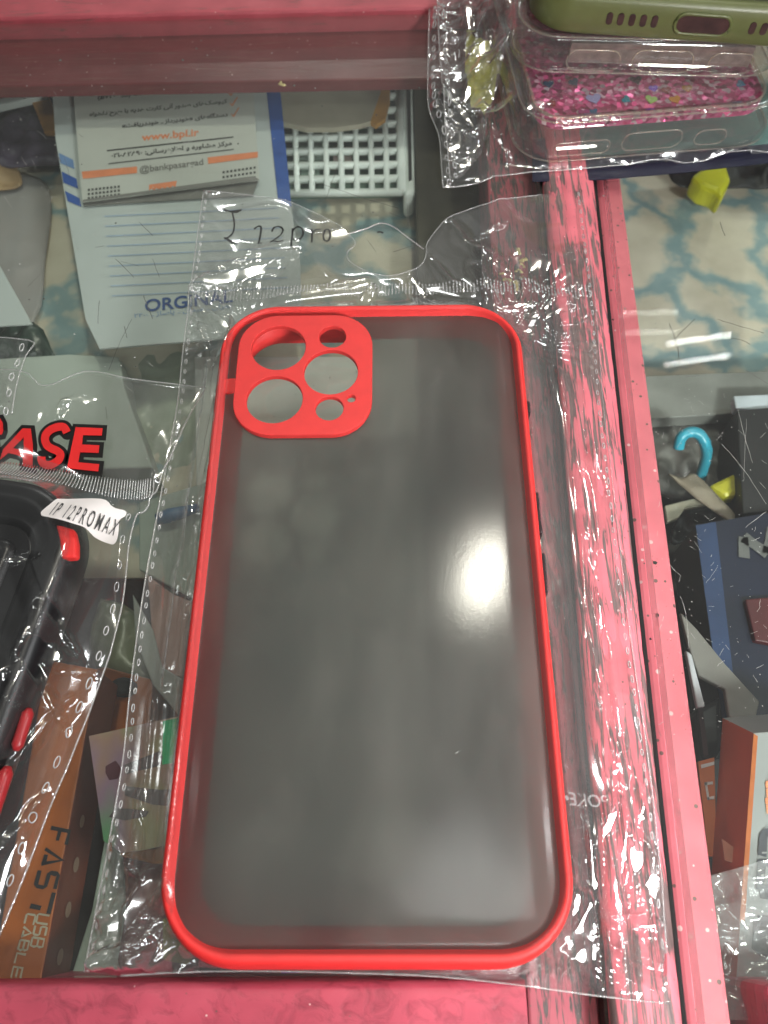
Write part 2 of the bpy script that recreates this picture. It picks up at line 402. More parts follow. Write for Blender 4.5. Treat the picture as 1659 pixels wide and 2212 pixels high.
PINK = (.68, .155, .19)
m_pink_right = paint_mat('pink_paint_speckled', PINK, (.42, .2, .2), rot=.04, amount=.70, speck=1.0)
m_pink_worn = paint_mat('pink_paint_worn_streaks', PINK, (.19, .125, .12), rot=.04, streak=(58, 4.2, 60), amount=.505, speck=.55, mod=.55, soft=.03)
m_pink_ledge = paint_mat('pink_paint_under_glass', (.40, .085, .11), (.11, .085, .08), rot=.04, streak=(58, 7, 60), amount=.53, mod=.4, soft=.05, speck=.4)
m_red_ledge = paint_mat('dark_red_ledge', (.155, .024, .028), (.20, .075, .06), streak=(4, 55, 60), amount=.55, speck=.45, rough=.34, soft=.25)  # ledge in a darker red than the lip
m_pink_top = paint_mat('pink_paint_lip', (.44, .08, .10), (.22, .10, .09), streak=(6, 50, 60), amount=.57, soft=.15, mod=.3, speck=.4)
m_pink_bottom = paint_mat('pink_paint_rough', (.48, .072, .11), (.22, .03, .05), streak=(14, 18, 60), amount=.52, speck=.35, rough=.36, soft=.3)
m_wood_dark = plain('dark_olive_wood', (.062, .056, .038), .5, .35, 60, .2)
m_board = plain('counter_board', (.10, .075, .06), .7, .25, 40)
m_black_gap = plain('black_gap', (.004, .004, .004), .9, .1)
m_grime = plain('grime', (.03, .026, .022), .75, .6, 400, .9)
m_crust = plain('dried_glue', (.42, .36, .17), .45, .35, 500, .7)
m_glass = filmy('counter_glass', (.945, .965, .945), gloss=.9, rough=.012, haze=.016, bump=.0)
m_glass_edge = plain('glass_edge', (.06, .085, .075), .12, .4, 300)
m_scratch = plain('scratch', (.10, .10, .09), .6, .3, 300)
m_scratch_w = plain('scratch_light', (.36, .36, .34), .5, .2, 300)

m_film = filmy('bag_film', (.965, .958, .952), gloss=4.0, rough=.115, haze=.036, bump=.015, bscale=420)
m_film_dark = filmy('bag_film_tight', (.965, .958, .952), gloss=2.3, rough=.11, haze=.018, bump=.015, bscale=420)
m_film_flat = filmy('bag_film_clinging', (.97, .968, .965), gloss=.10, rough=.4, haze=.012, base_fac=.03, bump=.05)
m_film_back = filmy('bag_film_back', (.97, .968, .96), gloss=1.4, rough=.10, haze=.03, bump=.1)
m_seam = filmy('bag_seam', (.97, .97, .96), gloss=5.0, rough=.25, haze=.48, bump=.3, bscale=900)
m_hem = filmy('bag_hem', (.96, .955, .95), gloss=3.0, rough=.15, haze=.22, bump=.3, bscale=900)
m_ink = plain('marker_ink', (.012, .012, .013), .45, .3, 900)

m_red = plain('red_soft_plastic', (.74, .028, .026), .55, .05, 300, .12)
m_black = plain('black_gloss_plastic', (.005, .005, .006), .32, .3, 100, .05)
m_black_matte = plain('black_matte_plastic', (.010, .010, .011), .5, .3, 100, .1)

def frosted():
    m, t, o = base('smoky_frosted_plate')
    rf = N(t, 'ShaderNodeBsdfRefraction', Color=(.74, .745, .72, 1), Roughness=.40, IOR=1.15)
    tl = N(t, 'ShaderNodeBsdfTranslucent', Color=(.62, .62, .60, 1))
    df = N(t, 'ShaderNodeBsdfDiffuse', Color=(.075, .080, .076, 1)); gl = N(t, 'ShaderNodeBsdfGlossy', Color=(1, 1, 1, 1), Roughness=.115)
    n = N(t, 'ShaderNodeTexNoise', Scale=2600.0, Detail=2.0); L(t, coords(t), n.inputs['Vector'])
    bp = N(t, 'ShaderNodeBump', Strength=.045, Distance=.0002); L(t, n.outputs['Fac'], bp.inputs['Height']); L(t, bp.outputs['Normal'], gl.inputs['Normal'])
    n2 = N(t, 'ShaderNodeTexNoise', Scale=24.0, Detail=4.0, Roughness=.6); L(t, coords(t, (1.6, .7, 1)), n2.inputs['Vector'])
    sm = ramp(t, n2.outputs['Fac'], [(.32, (.045, .056, .055)), (.5, (.10, .107, .098)), (.70, (.19, .192, .175))]); L(t, sm.outputs['Color'], df.inputs['Color'])
    fr = N(t, 'ShaderNodeFresnel', IOR=1.46)
    a0 = N(t, 'ShaderNodeMixShader', Fac=.40); L(t, rf.outputs[0], a0.inputs[1]); L(t, tl.outputs[0], a0.inputs[2])
    a = N(t, 'ShaderNodeMixShader', Fac=.36); L(t, a0.outputs[0], a.inputs[1]); L(t, df.outputs[0], a.inputs[2])
    b = N(t, 'ShaderNodeMixShader'); fs = N(t, 'ShaderNodeMath', _operation='MULTIPLY'); fs.inputs[1].default_value = .42; L(t, fr.outputs[0], fs.inputs[0]); L(t, fs.outputs[0], b.inputs[0]); L(t, a.outputs[0], b.inputs[1]); L(t, gl.outputs[0], b.inputs[2])
    L(t, b.outputs[0], o.inputs['Surface']); return m
m_frost = frosted()
m_clear = filmy('clear_soft_plastic', (.93, .915, .89), gloss=1.8, rough=.06, haze=.035, bump=.05)
m_clear_edge = filmy('clear_plastic_edge', (.92, .84, .70), gloss=2.2, rough=.12, haze=.16, bump=.1)

m_paper = plain('white_paper', (.47, .51, .50), .6, .04, 40)
m_flyer = plain('flyer_paper', (.48, .49, .45), .55, .04, 40)
m_blue = plain('blue_print', (.025, .085, .33), .5, .1, 200)
m_blue2 = plain('blue_print_pale', (.14, .25, .47), .5, .1, 200)
m_blueline = plain('pale_blue_rule', (.33, .42, .56), .5, .15, 300)
m_navytext = plain('navy_print', (.03, .075, .24), .5, .2, 900)
m_orange_print = plain('orange_print', (.72, .24, .11), .5, .08, 200)
m_grey_print_shade = plain('grey_print_and_shade', (.19, .185, .17), .5, .1, 200)  # serves the grey print and the flyer's painted shadow
m_dark_print = plain('dark_print', (.05, .05, .05), .5, .2, 900)

# ------------------------------------------------------------------ the two counters
GZ = -0.0055
counter = thing('display_counter', (0.0, 0.07, -0.10), 'pink wooden counter with scratched glass top under the red phone case', 'counter')
counter2 = thing('display_counter', (0.2, 0.07, -0.10), 'second pink framed counter right of the black gap, with blue box inside', 'counter')
def lin(p, q, y): return p[0]+(q[0]-p[0])*(y-p[1])/(q[1]-p[1])
YB, YT = -0.32, 0.34
gapL = lambda y: lin((.0658, .127), (.0568, -.085), y)
gapR = lambda y: gapL(y)+.0021
gE = lambda y: lin((.0498, .1216), (.0432, -.085), y)     # glass edge of the first counter
inn = lambda y: lin((.0350, .128), (.0300, -.085), y)     # inner edge of its right rail
rr_in = lambda y: lin((.0757, .127), (.0675, -.085), y)     # inner edge of the second counter's rail
def strip(name, fa_, fb_, y0, y1, z0, z1, m, parent, n=1, bev=.0006):
    a, b = (fa_(y0), y0), (fb_(y0), y0); c, d = (fb_(y1), y1), (fa_(y1), y1)
    V, F = prism([a, b, c, d], z0, z1); o = obj(name, V, F, m, parent, False)
    if bev: bevel(o, bev)
    return o
# right rail of the first counter: ledge under the glass and the raised worn board beside it
strip('rail_ledge', inn, lambda y: gE(y)+.0004, YB, YT, -.030, GZ-.0006, m_pink_ledge, counter)
# worn board with a slightly uneven, rounded top
def worn_board():
    n, k = 260, 15; V = []; F = []
    for i in range(n+1):
        y = YB+(YT-YB)*i/n; xa = gE(y)+.0009; xb = gapL(y)
        for j in range(k+1):
            s = j/k; x = xa+(xb-xa)*s
            prof = .0019*(1-abs(2*s-1)**5)-.0005*math.exp(-((s-.33)/.05)**2)-.0004*math.exp(-((s-.62)/.04)**2)
            z = -.0011+prof+.00028*float(fbm(np.array(s*6.), np.array(y*70.), 3))
            if j == 0: z = -.030
            if j == k: z = -.030; x = xb+.0002*float(fbm(np.array(.5), np.array(y*160), 5))
            if j in (1, k-1): x = (xa if j == 1 else xb)+.0003*float(fbm(np.array(.5+j), np.array(y*200), 5))
            V.append((x, y, z))
    for i in range(n):
        for j in range(k):
            a = i*(k+1)+j; F.append((a, a+1, a+k+2, a+k+1))
    return obj('worn_rail', V, F, m_pink_worn, counter, True)
worn_board()
strip('gap_shadow_board', lambda y: gapL(y)+.00035, lambda y: gapR(y)-.00025, YB, YT, -.06, -.0024, m_black_gap, counter)
strip('grime_line', lambda y: gE(y)+.0002, lambda y: gE(y)+.0009, YB, .30, -.012, -.0016, m_grime, counter, bev=0)
# side wall under the rails, shelf ledge of dark wood
strip('side_panel', lambda y: inn(y)+.004, lambda y: gapL(y)-.002, YB, YT, -.14, -.0305, m_board, counter)
dl = lambda y: lin(tuple(at(898, 400, -.03)[:2]), tuple(at(903, 640, -.03)[:2]), y)
strip('inner_ledge', dl, lambda y: inn(y)+.003, -.07, .30, -.042, -.0305, m_wood_dark, counter)
# top rail
ya = at(0, 184, GZ)[1]; yb = at(900, 166, GZ)[1]
topy = lambda x: lin((ya, at(0, 184, GZ)[0]), (yb, at(900, 166, GZ)[0]), x)
def xstrip(name, fy0, fy1, x0, x1, z0, z1, m, parent, bev=.0006):
    V, F = prism([(x0, fy0(x0)), (x1, fy0(x1)), (x1, fy1(x1)), (x0, fy1(x0))], z0, z1); o = obj(name, V, F, m, parent, False)
    if bev: bevel(o, bev)
    return o
ypx = lambda p, q, z: (lambda x: (lambda A, B: A[1]+(B[1]-A[1])*(x-A[0])/(B[0]-A[0]))(at(*p, z), at(*q, z)))
ft0 = ypx((0, 184), (900, 166), GZ); ft1 = ypx((0, 50), (900, 28), 0.0)
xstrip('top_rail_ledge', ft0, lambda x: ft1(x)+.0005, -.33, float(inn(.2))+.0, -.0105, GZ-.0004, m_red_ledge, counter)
xstrip('top_rail_lip', ft1, lambda x: ft1(x)+.05, -.33, float(gE(.22)), -.012, .0022, m_pink_top, counter, bev=.0012)
# bottom rail
fb1 = ypx((0, 2121), (900, 2113), .0008)
def bottom_rail():
    n, k = 120, 24; V = []; F = []; x0, x1 = -.33, float(at(1136, 2140, .0008)[0])
    for i in range(n+1):
        x = x0+(x1-x0)*i/n; y1 = fb1(x)+.0002*float(fbm(np.array(x*300), np.array(.3), 9)); y0 = YB
        for j in range(k+1):
            y = y1+(y0-y1)*(j/k)**2
            z = .0008+.0004*float(fbm(np.array(x*120.), np.array(y*160.), 4))
            if j == 0: z = -.03
            if j == 1: z -= .0005
            V.append((x, y, z))
    for i in range(n):
        for j in range(k):
            a = i*(k+1)+j; F.append((a+1, a, a+k+1, a+k+2))
    return obj('bottom_rail', V, F, m_pink_bottom, counter, True)
bottom_rail()
xstrip('left_rail', lambda x: -.078, lambda x: .2, -.33, -.30, -.034, .001, m_pink_top, counter)
xstrip('shelf_floor', lambda x: -.30, lambda x: .30, -.33, .030, -.095, -.086, m_board, counter)
xstrip('back_panel', lambda x: ft1(x)+.052, lambda x: ft1(x)+.060, -.33, .045, -.10, .0015, m_board, counter)
xstrip('front_panel', lambda x: -.0965, lambda x: -.0905, -.33, .030, -.10, -.034, m_board, counter)
# glass pane of the first counter with its scratches
V, F = prism([(-.30, fb1(-.3)+.0005), (gE(fb1(.04))-.0002, fb1(.04)+.0005), (gE(ft1(.05)-.0007)-.0002, ft1(.05)-.0007), (-.30, ft1(-.3)-.0007)], -.005, 0.0)
pane = obj('glass_pane', V, F, [m_glass, m_glass_edge], counter, False, mi=[0, 0, 0, 1, 0, 0])
def scratches(name, px_list, parent, m, w=.00016):
    mb = MB()
    for pl in px_list:
        P = [at(u, v, 0)[:2] for u, v in pl]; P = [p[:2] for p in spl([(*p, 0) for p in P], 6)]
        P = [p+np.array([random.gauss(0, 1), random.gauss(0, 1)])*5e-5 for p in P]
        mb.add(*ribbon(P, w*random.uniform(.6, 1.2), lambda x, y: .00012))
    return mb.build(name, m, parent)
SCR = [[(285, 690), (262, 735), (235, 800)], [(330, 560), (345, 600)], [(262, 565), (300, 575)], [(205, 535), (225, 532)], [(735, 345), (720, 385), (705, 430)],
       [(700, 400), (790, 430), (860, 450)], [(840, 460), (868, 470)], [(850, 545), (895, 530)], [(880, 440), (882, 490)], [(228, 880), (232, 905)], [(215, 650), (212, 700)],
       [(310, 640), (330, 690)], [(230, 240), (262, 250)], [(140, 340), (150, 380)], [(60, 620), (90, 590)], [(335, 1262), (380, 1280), (430, 1300)], [(250, 560), (290, 600)], [(268, 705), (275, 730)],
       [(120, 330), (133, 350)], [(795, 520), (812, 545)], [(640, 700), (655, 720)], [(170, 290), (180, 298)], [(300, 480), (330, 510)]]
scratches('scratch_marks', SCR, pane, m_scratch)
SCRW = [[(rx, ry), (rx+random.uniform(-25, 25), ry+random.uniform(-25, 25))] for rx, ry in [(random.uniform(0, 420), random.uniform(200, 1100)) for _ in range(60)]]
scratches('fine_scratches', SCRW, pane, m_scratch_w, .00007)
# dust specks and grit
mb = MB()
def speck(mb, x, y, z, r):
    k = random.randint(5, 7); a0 = random.random()*6
    ring = [(x+r*random.uniform(.6, 1.2)*math.cos(a0+6.283*i/k), y+r*random.uniform(.6, 1.2)*math.sin(a0+6.283*i/k), z) for i in range(k)]
    mb.add(ring+[(x, y, z+r*.7)], [(i, (i+1) % k, k) for i in range(k)])
for _ in range(150):
    p = at(random.uniform(0, 900), random.uniform(60, 1200), 0); speck(mb, p[0], p[1], .00005, random.uniform(.0001, .00028))
mb.build('dust_specks', m_scratch_w, pane)
mb = MB()
for _ in range(30):
    p = at(random.uniform(0, 900), random.uniform(60, 1200), 0); speck(mb, p[0], p[1], .00005, random.uniform(.00012, .0004))
for u, v in [(45, 258), (425, 105), (635, 185), (395, 130), (130, 130), (905, 190)]:
    p = at(u, v, 0); speck(mb, p[0], p[1], .00005, .0005)
mb.build('dark_specks', m_scratch, pane)
# dried glue crusts on the pane edge
mb = MB()
for u, v, r in [(1118, 545, .0011), (1126, 562, .0012), (1122, 585, .0009), (1135, 560, .0007), (1128, 600, .0006), (1112, 612, .0013), (1095, 604, .0010), (1084, 592, .0006), (1120, 622, .001), (1132, 575, .0006), (610, 181, .0011)]:
    p = at(u, v, 0)
    for _ in range(4): speck(mb, p[0]+random.gauss(0, r*.6), p[1]+random.gauss(0, r*.6), .0001, r*random.uniform(.4, .8))
mb.build('glue_crust', m_crust, pane)
# second counter
strip('rail', gapR, rr_in, YB, YT, -.030, -.0049, m_pink_right, counter2, bev=.001)
strip('side_panel', lambda y: gapR(y)+.001, lambda y: rr_in(y)-.003, YB, YT, -.14, -.0305, m_board, counter2)
xstrip('bottom_rail', lambda x: YB, lambda x: at(1620, 2128, 0)[1]+.0005*math.sin(x*900), float(rr_in(-.09))+.0052, .36, -.03, .001, m_pink_bottom, counter2, bev=.0015)
xstrip('top_rail', lambda x: .32, lambda x: .36, .08, .36, -.034, .002, m_pink_top, counter2)
xstrip('shelf_floor', lambda x: -.30, lambda x: .34, .068, .36, -.105, -.096, m_board, counter2)
xstrip('outer_rail', lambda x: YB, lambda x: YT, .33, .36, -.034, .0, m_pink_top, counter2)
V, F = prism([(gapR(-.3)+.0021, -.3), (.33, -.3), (.33, .32), (gapR(.32)+.0021, .32)], -.0046, 0.0)
pane2 = obj('glass_pane', V, F, [filmy('second_glass', (.935, .955, .94), gloss=.8, rough=.012, haze=.007, bump=.0), filmy('glass_edge_ground', (.93, .90, .91), 1.2, .25, .38, bump=.2)], counter2, False, mi=[0, 0]+[1]*4)
SCR2 = [[(1445, 700), (1462, 745), (1468, 790)], [(1500, 690), (1470, 720), (1455, 735)], [(1480, 815), (1510, 812)], [(1550, 690), (1580, 700), (1650, 720)], [(1540, 725), (1600, 735), (1620, 745)], [(1555, 480), (1565, 510)], [(1610, 800), (1659, 830)]]
scratches('scratch_marks', SCR2, pane2, m_scratch)
SW2 = [[(1590, 870), (1605, 930), (1625, 1000)], [(1612, 905), (1608, 990), (1606, 1040)], [(1560, 960), (1610, 1020), (1655, 1090)], [(1655, 1105), (1610, 1140)], [(1525, 1260), (1550, 1225)], [(1500, 1170), (1515, 1195)], [(1470, 1290), (1482, 1330), (1488, 1400)], [(1445, 1220), (1470, 1245)]]
scratches('long_scratches', SW2, pane2, m_scratch_w, .00007)
SW3 = [[(rx, ry), (rx+random.uniform(-16, 16), ry+random.uniform(-16, 16))] for rx, ry in [(random.uniform(1420, 1659), random.uniform(850, 1560)) for _ in range(65)]]
scratches('fine_scratches', SW3, pane2, m_scratch_w, .00006)
mb = MB()
for _ in range(170):
    p = at(random.uniform(1400, 1659), random.uniform(500, 1600), 0); speck(mb, p[0], p[1], .00005, random.uniform(.00005, .00016))
mb.build('dust_specks', m_scratch_w, pane2)
# paint lumps and dark knots on the second rail
mb = MB(); mb2 = MB()
for _ in range(240):
    v = random.uniform(400, 2212); y = at(1400, v, -.0049)[1]; x = gapR(y)+.0025+random.random()*(rr_in(y)-gapR(y)-.003)
    speck(mb, x, y, -.0050, random.uniform(.00006, .00022))
for u, v, r in [(1415, 1215, .0008), (1420, 1330, .0007), (1405, 1380, .0005), (1380, 1000, .0004), (1352, 745, .0004), (1325, 690, .0004)]:
    p = at(u, v, -.0049); speck(mb2, p[0], p[1], -.005, r)
mb3 = MB()
for cv in (470, 690, 760, 830, 960, 1050, 1215, 1240, 1335, 1390, 1440, 1500, 1560):
    for _ in range(random.randint(5, 12)):
        v = cv+random.gauss(0, 22); y = at(1400, v, -.0049)[1]; x = gapR(y)+.0032+abs(random.gauss(.0018, .0014))
        if x < rr_in(y)-.0006: speck(mb3, x, y, -.00498, random.choice((.00008, .0001, .00013, .00022)))
mb3.build('wood_knots', m_grime, counter2, True)
mb.build('paint_lumps', m_pink_right, counter2, True); mb2.build('wood_knots', m_grime, counter2, True)

# ------------------------------------------------------------------ things under the glass, first counter
def cloth_mat():
    m, t, o = base('pebble_print_cloth'); p = N(t, 'ShaderNodeBsdfPrincipled', Roughness=.65)
    co = coords(t); n = N(t, 'ShaderNodeTexNoise', Scale=55.0, Detail=3.0); L(t, co, n.inputs['Vector'])
    mx = N(t, 'ShaderNodeMixRGB', Fac=.040); mx.blend_type = 'ADD'; L(t, co, mx.inputs[1]); L(t, n.outputs['Color'], mx.inputs[2])
    v = N(t, 'ShaderNodeTexVoronoi', Scale=27.0, Randomness=.85); v.feature = 'DISTANCE_TO_EDGE'; v.voronoi_dimensions = '2D'; L(t, mx.outputs[0], v.inputs['Vector'])
    v2 = N(t, 'ShaderNodeTexVoronoi', Scale=27.0, Randomness=.85); v2.voronoi_dimensions = '2D'; L(t, mx.outputs[0], v2.inputs['Vector'])
    n2 = N(t, 'ShaderNodeTexNoise', Scale=60.0, Detail=4.0); L(t, co, n2.inputs['Vector'])
    st = ramp(t, n2.outputs['Fac'], [(.3, (.54, .49, .38)), (.7, (.72, .67, .54))])
    te = ramp(t, n2.outputs['Fac'], [(.3, (.19, .31, .33)), (.7, (.32, .44, .44))])
    e = ramp(t, v.outputs['Distance'], [(.035, (0, 0, 0)), (.17, (1, 1, 1))])
    L(t, mixc(t, e.outputs['Color'], te.outputs['Color'], st.outputs['Color']), p.inputs['Base Color'])
    L(t, p.outputs['BSDF'], o.inputs['Surface']); return m
m_cloth = cloth_mat()
def cloth(name, x0, x1, y0, y1, z, label):
    n = 40; V = []; F = []
    for i in range(n+1):
        for j in range(n+1):
            x = x0+(x1-x0)*i/n; y = y0+(y1-y0)*j/n
            V.append((x, y, z+.004*float(fbm(np.array(x*25.), np.array(y*25.), 2))))
    for i in range(n):
        for j in range(n):
            a = i*(n+1)+j; F.append((a, a+n+1, a+n+2, a+1))
    o = obj(name, V, F, m_cloth); s = o.modifiers.new('t', 'SOLIDIFY'); s.thickness = .001; s.offset = -1
    return tag(o, label, 'cloth')
cloth('patterned_cloth', -.26, float(dl(.1))+.004, .02, .26, -.044, 'beige and teal pebble print cloth lying beside the envelope and grid basket')
cloth('patterned_cloth', .078, .32, .090, .31, -.075, 'beige and teal pebble print cloth under the right-hand glass above the cyan hook')

def pouch(name, pts, z, amp, m, label, cat, cell=9.0, seed=0):
    o2 = [p[:2] for p in spl([(*at(u, v, z)[:2], 0) for u, v in list(pts)+[pts[0]]], 3)][:-1]
    def hz_(x, y):
        e = poly_dist(x, y, o2); q = np.clip(e/.010, 0, 1); return z-.001+(ridged(x*1000/cell, y*1000/cell/1.3, 100+seed, 2)-.5)*amp*np.clip(e/.002, .15, 1)+.002*q
    V, T, _ = film_mesh(o2, hz_, .0028, 1)
    o = obj(name, V, T, m, None, True); sm = o.modifiers.new('t', 'SOLIDIFY'); sm.thickness = .0006; sm.offset = -1
    return tag(o, label, cat)
def slab(name, pts, z, th, m, label, cat, parent=None, bev=.0004, group=None):
    V, F = pxprism(pts, z, th); o = obj(name, V, F, m, parent, False)
    if bev: bevel(o, bev)
    if parent is None: tag(o, label, cat, group)
    return o
PZ = -.022
env = thing('envelope', at(400, 600, PZ-.001), 'white envelope with blue stripes, ruled lines and ORGINAL printed in blue', 'envelope')
V, F = pxprism([(104, 100), (113, 200), (120, 300), (143, 440), (185, 690), (215, 753), (410, 737), (652, 716), (648, 560), (628, 445), (598, 160), (590, 95)], PZ, .0006)
obj('paper', V, F, m_paper, env, False)
mb = MB(); z = PZ+.00025
pxpoly(mb, [(571, 150), (601, 150), (630, 447), (601, 436)], z)
mb.build('blue_stripe', m_blue, env)
mb = MB(); pxpoly(mb, [(133, 370), (165, 386), (169, 408), (137, 394)], z); mb.build('blue_stripe', m_blue, env)
mb = MB(); pxpoly(mb, [(140, 412), (172, 428), (176, 447), (146, 434)], z); mb.build('blue_stripe', m_blue, env)
mb = MB(); pxpoly(mb, [(127, 330), (158, 345), (161, 365), (130, 352)], z); mb.build('pale_blue_stripe', m_blue2, env)
mb = MB()
for k in range(9):
    y0 = 466+k*21.5; pxpoly(mb, [(225+k*2, y0), (600+k*3, y0-18), (600+k*3, y0-16), (225+k*2, y0+2.2)], z)
mb.build('ruled_lines', m_blueline, env)
mb = MB(); lay_text(mb, 'ORGINAL', (313, 673), (503, 652), z, 1.08, .022, zp=z); mb.build('printed_word', m_navytext, env)
mb = MB(); lay_text(mb, fa('تهران ـ میدان ـ پاساژ ـ ۲۲۰۰'), (290, 687), (500, 664), z, .85, 0, zp=z); mb.build('small_print', m_blue2, env)

FZ = PZ+.0022
fl = thing('flyer', at(360, 300, PZ), 'flyer with Persian print, orange bars and www.bpl.ir lying on the white envelope', 'flyer')
Vt = ats([(150, 100), (178, 436), (560, 388), (540, 90)], FZ)
V, F = prism([tuple(p[:2]) for p in Vt], FZ-.0004, FZ); obj('paper', V, F, m_flyer, fl, False)
z = FZ+.0002; mb = MB()
lay_text(mb, fa('پرداخت همراه مبتنی بر USSD (کد #۷۲۰*)'), (211, 215), (486, 187), z, 1.12, .022, zp=z)
lay_text(mb, fa('کیوسک‌های صدور آنی کارت هدیه با طرح دلخواه'), (193, 251), (491, 222), z, 1.12, .022, zp=z)
lay_text(mb, fa('دستگاه‌های «خودپرداز ـ خوددریافت»'), (263, 276), (492, 251), z, 1.12, .022, zp=z)
lay_text(mb, fa('مرکز مشاوره و اطلاع‌رسانی: ۸۲۸۹۰-۰۲۱'), (240, 341), (501, 313), z, 1.08, .022, zp=z)
for a, b, w in (((231, 324), (504, 294.7), 2.6), ((234, 352.6), (505.5, 321.5), 2.0)):
    pxpoly(mb, [a, b, (b[0], b[1]+w), (a[0], a[1]+w)], z)
for (A, B, C_, D) in (((191.9, 410.1), (256.6, 403), (256.6, 420), (191.9, 428)), ((483, 372), (550, 362), (550, 383), (483, 393))):
    for i in range(9):
        for j in range(3):
            s = i/8; q = j/2; x = (A[0]*(1-s)+B[0]*s)*(1-q)+(D[0]*(1-s)+C_[0]*s)*q; y = (A[1]*(1-s)+B[1]*s)*(1-q)+(D[1]*(1-s)+C_[1]*s)*q
            pxpoly(mb, [(x-2.4, y-2.2), (x+2.4, y-2.6), (x+2.4, y+2.2), (x-2.4, y+2.6)], z)
mb.build('printed_text', m_dark_print, fl)
mb = MB(); lay_text(mb, '@bankpasargad', (302, 373), (439.5, 355.5), z, 1.25, .014, zp=z)
mb.build('printed_handle', m_grey_print_shade, fl)
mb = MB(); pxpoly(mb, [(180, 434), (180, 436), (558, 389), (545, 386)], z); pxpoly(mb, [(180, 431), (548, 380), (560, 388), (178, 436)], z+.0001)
mb.build('grey_shadow_band', m_grey_print_shade, fl)  # shadow along the flyer's lower edge drawn as a grey band
mb = MB(); lay_text(mb, 'www.bpl.ir', (306, 304), (429.6, 292.5), z, 1.15, .02, zp=z)
pxpoly(mb, [(176.4, 370.7), (296, 359.5), (296, 373.5), (179.2, 386.2)], z); pxpoly(mb, [(448.5, 340), (557, 327.5), (557, 340), (450, 354)], z)
pxpoly(mb, [(322, 399), (382, 390.5), (379, 404), (372, 401), (368, 407), (361, 403), (357, 409), (350, 405), (345, 410), (338, 406), (333, 411), (327, 407), (322, 412)], z)
for u, v in ((497, 222), (500, 245), (494, 200)): pxpoly(mb, [(u, v), (u+4, v+4), (u+15, v-13), (u+17, v-12), (u+5, v+8), (u-1, v+2)], z)
mb.build('orange_print', m_orange_print, fl)
# flyer's cast shadow laid on the envelope as a thin grey sheet
mb = MB(); V, F = pxprism([(180, 436), (558, 389), (546, 421), (180, 444)], PZ+.0010, .0003); mb.add(V, F); mb.build('shadow_wedge', m_grey_print_shade, fl)

m_beige = plain('beige_sleeve', (.36, .33, .26), .45, .15, 60); m_ochre = plain('ochre_edge', (.48, .24, .05), .5, .15, 120)
fo = thing('paper_sleeve', at(720, 220, -.03), 'beige paper sleeve with an ochre curved edge above the white grid basket', 'sleeve')
V, F = pxprism([(604, 100), (606, 262), (660, 276), (720, 276), (780, 268), (800, 262), (822, 200), (828, 100)], -.024, .002); obj('sleeve_body', V, F, m_beige, fo, False)
V, F = pxprism([(828, 100), (822, 200), (800, 262), (812, 270), (832, 255), (842, 215), (846, 100)], -.0242, .0018); obj('sleeve_edge', V, F, m_ochre, fo, False)
m_whiteplastic = plain('white_basket_plastic', (.72, .78, .75), .3, .06, 80); m_deepgreen = plain('green_lining', (.10, .17, .135), .6, .4, 60)
ba = thing('grid_basket', at(760, 330, -.045), 'white plastic grid basket lying beside the blue striped envelope', 'basket')
def bil(A, B, C_, D, s, q): return (np.array(A)*(1-s)+np.array(B)*s)*(1-q)+(np.array(D)*(1-s)+np.array(C_)*s)*q
A, B, C_, D = (600, 150), (862, 150), (868, 415), (610, 418)
mb = MB(); nx, ny = 8, 9
for i in range(nx+1):
    a = bil(A, B, C_, D, i/nx, 0); b = bil(A, B, C_, D, i/nx, 1); mb.add(*tube([at(*a, -.030), at(*b, -.030)], .0011 if i < nx else .0018, 6))
for j in range(ny+1):
    a = bil(A, B, C_, D, 0, j/ny); b = bil(A, B, C_, D, 1, j/ny); mb.add(*tube([at(*a, -.0304), at(*b, -.0304)], .0014, 6))
mb.build('lattice', m_whiteplastic, ba, True)
V, F = pxprism([(596, 150), (866, 150), (872, 420), (606, 424)], -.040, .0015); obj('lining', V, F, m_deepgreen, ba, False)
V, F = pxprism([(866, 150), (890, 150), (897, 412), (872, 420)], -.029, .012); bevel(obj('basket_rim', V, F, m_whiteplastic, ba, False), .003, 3)
V, F = pxprism([(878, 160), (886, 160), (890, 385), (883, 390)], -.0285, .001); obj('rim_slot', V, F, m_black_matte, ba, False)
for i, (q, c) in enumerate([([(640, 300), (700, 300), (700, 345), (640, 345)], (.5, .62, .55)), ([(720, 318), (760, 318), (760, 352), (720, 352)], (.62, .5, .46)), ([(650, 360), (690, 360), (690, 392), (650, 392)], (.3, .42, .36)), ([(770, 262), (800, 262), (800, 278), (770, 278)], (.03, .16, .06))]):
    V, F = pxprism(q, -.037, .0012)
    tag(obj('paper_scrap', V, F, plain('scrap_%d' % i, c, .6), None, False), ['pale green paper scrap under the middle of the grid basket', 'pinkish paper scrap under the right half of the grid basket', 'dull green scrap near the lower rim of the grid basket', 'dark green scrap at the edge of the beige sleeve'][i], 'paper scrap', 'scraps under the basket')

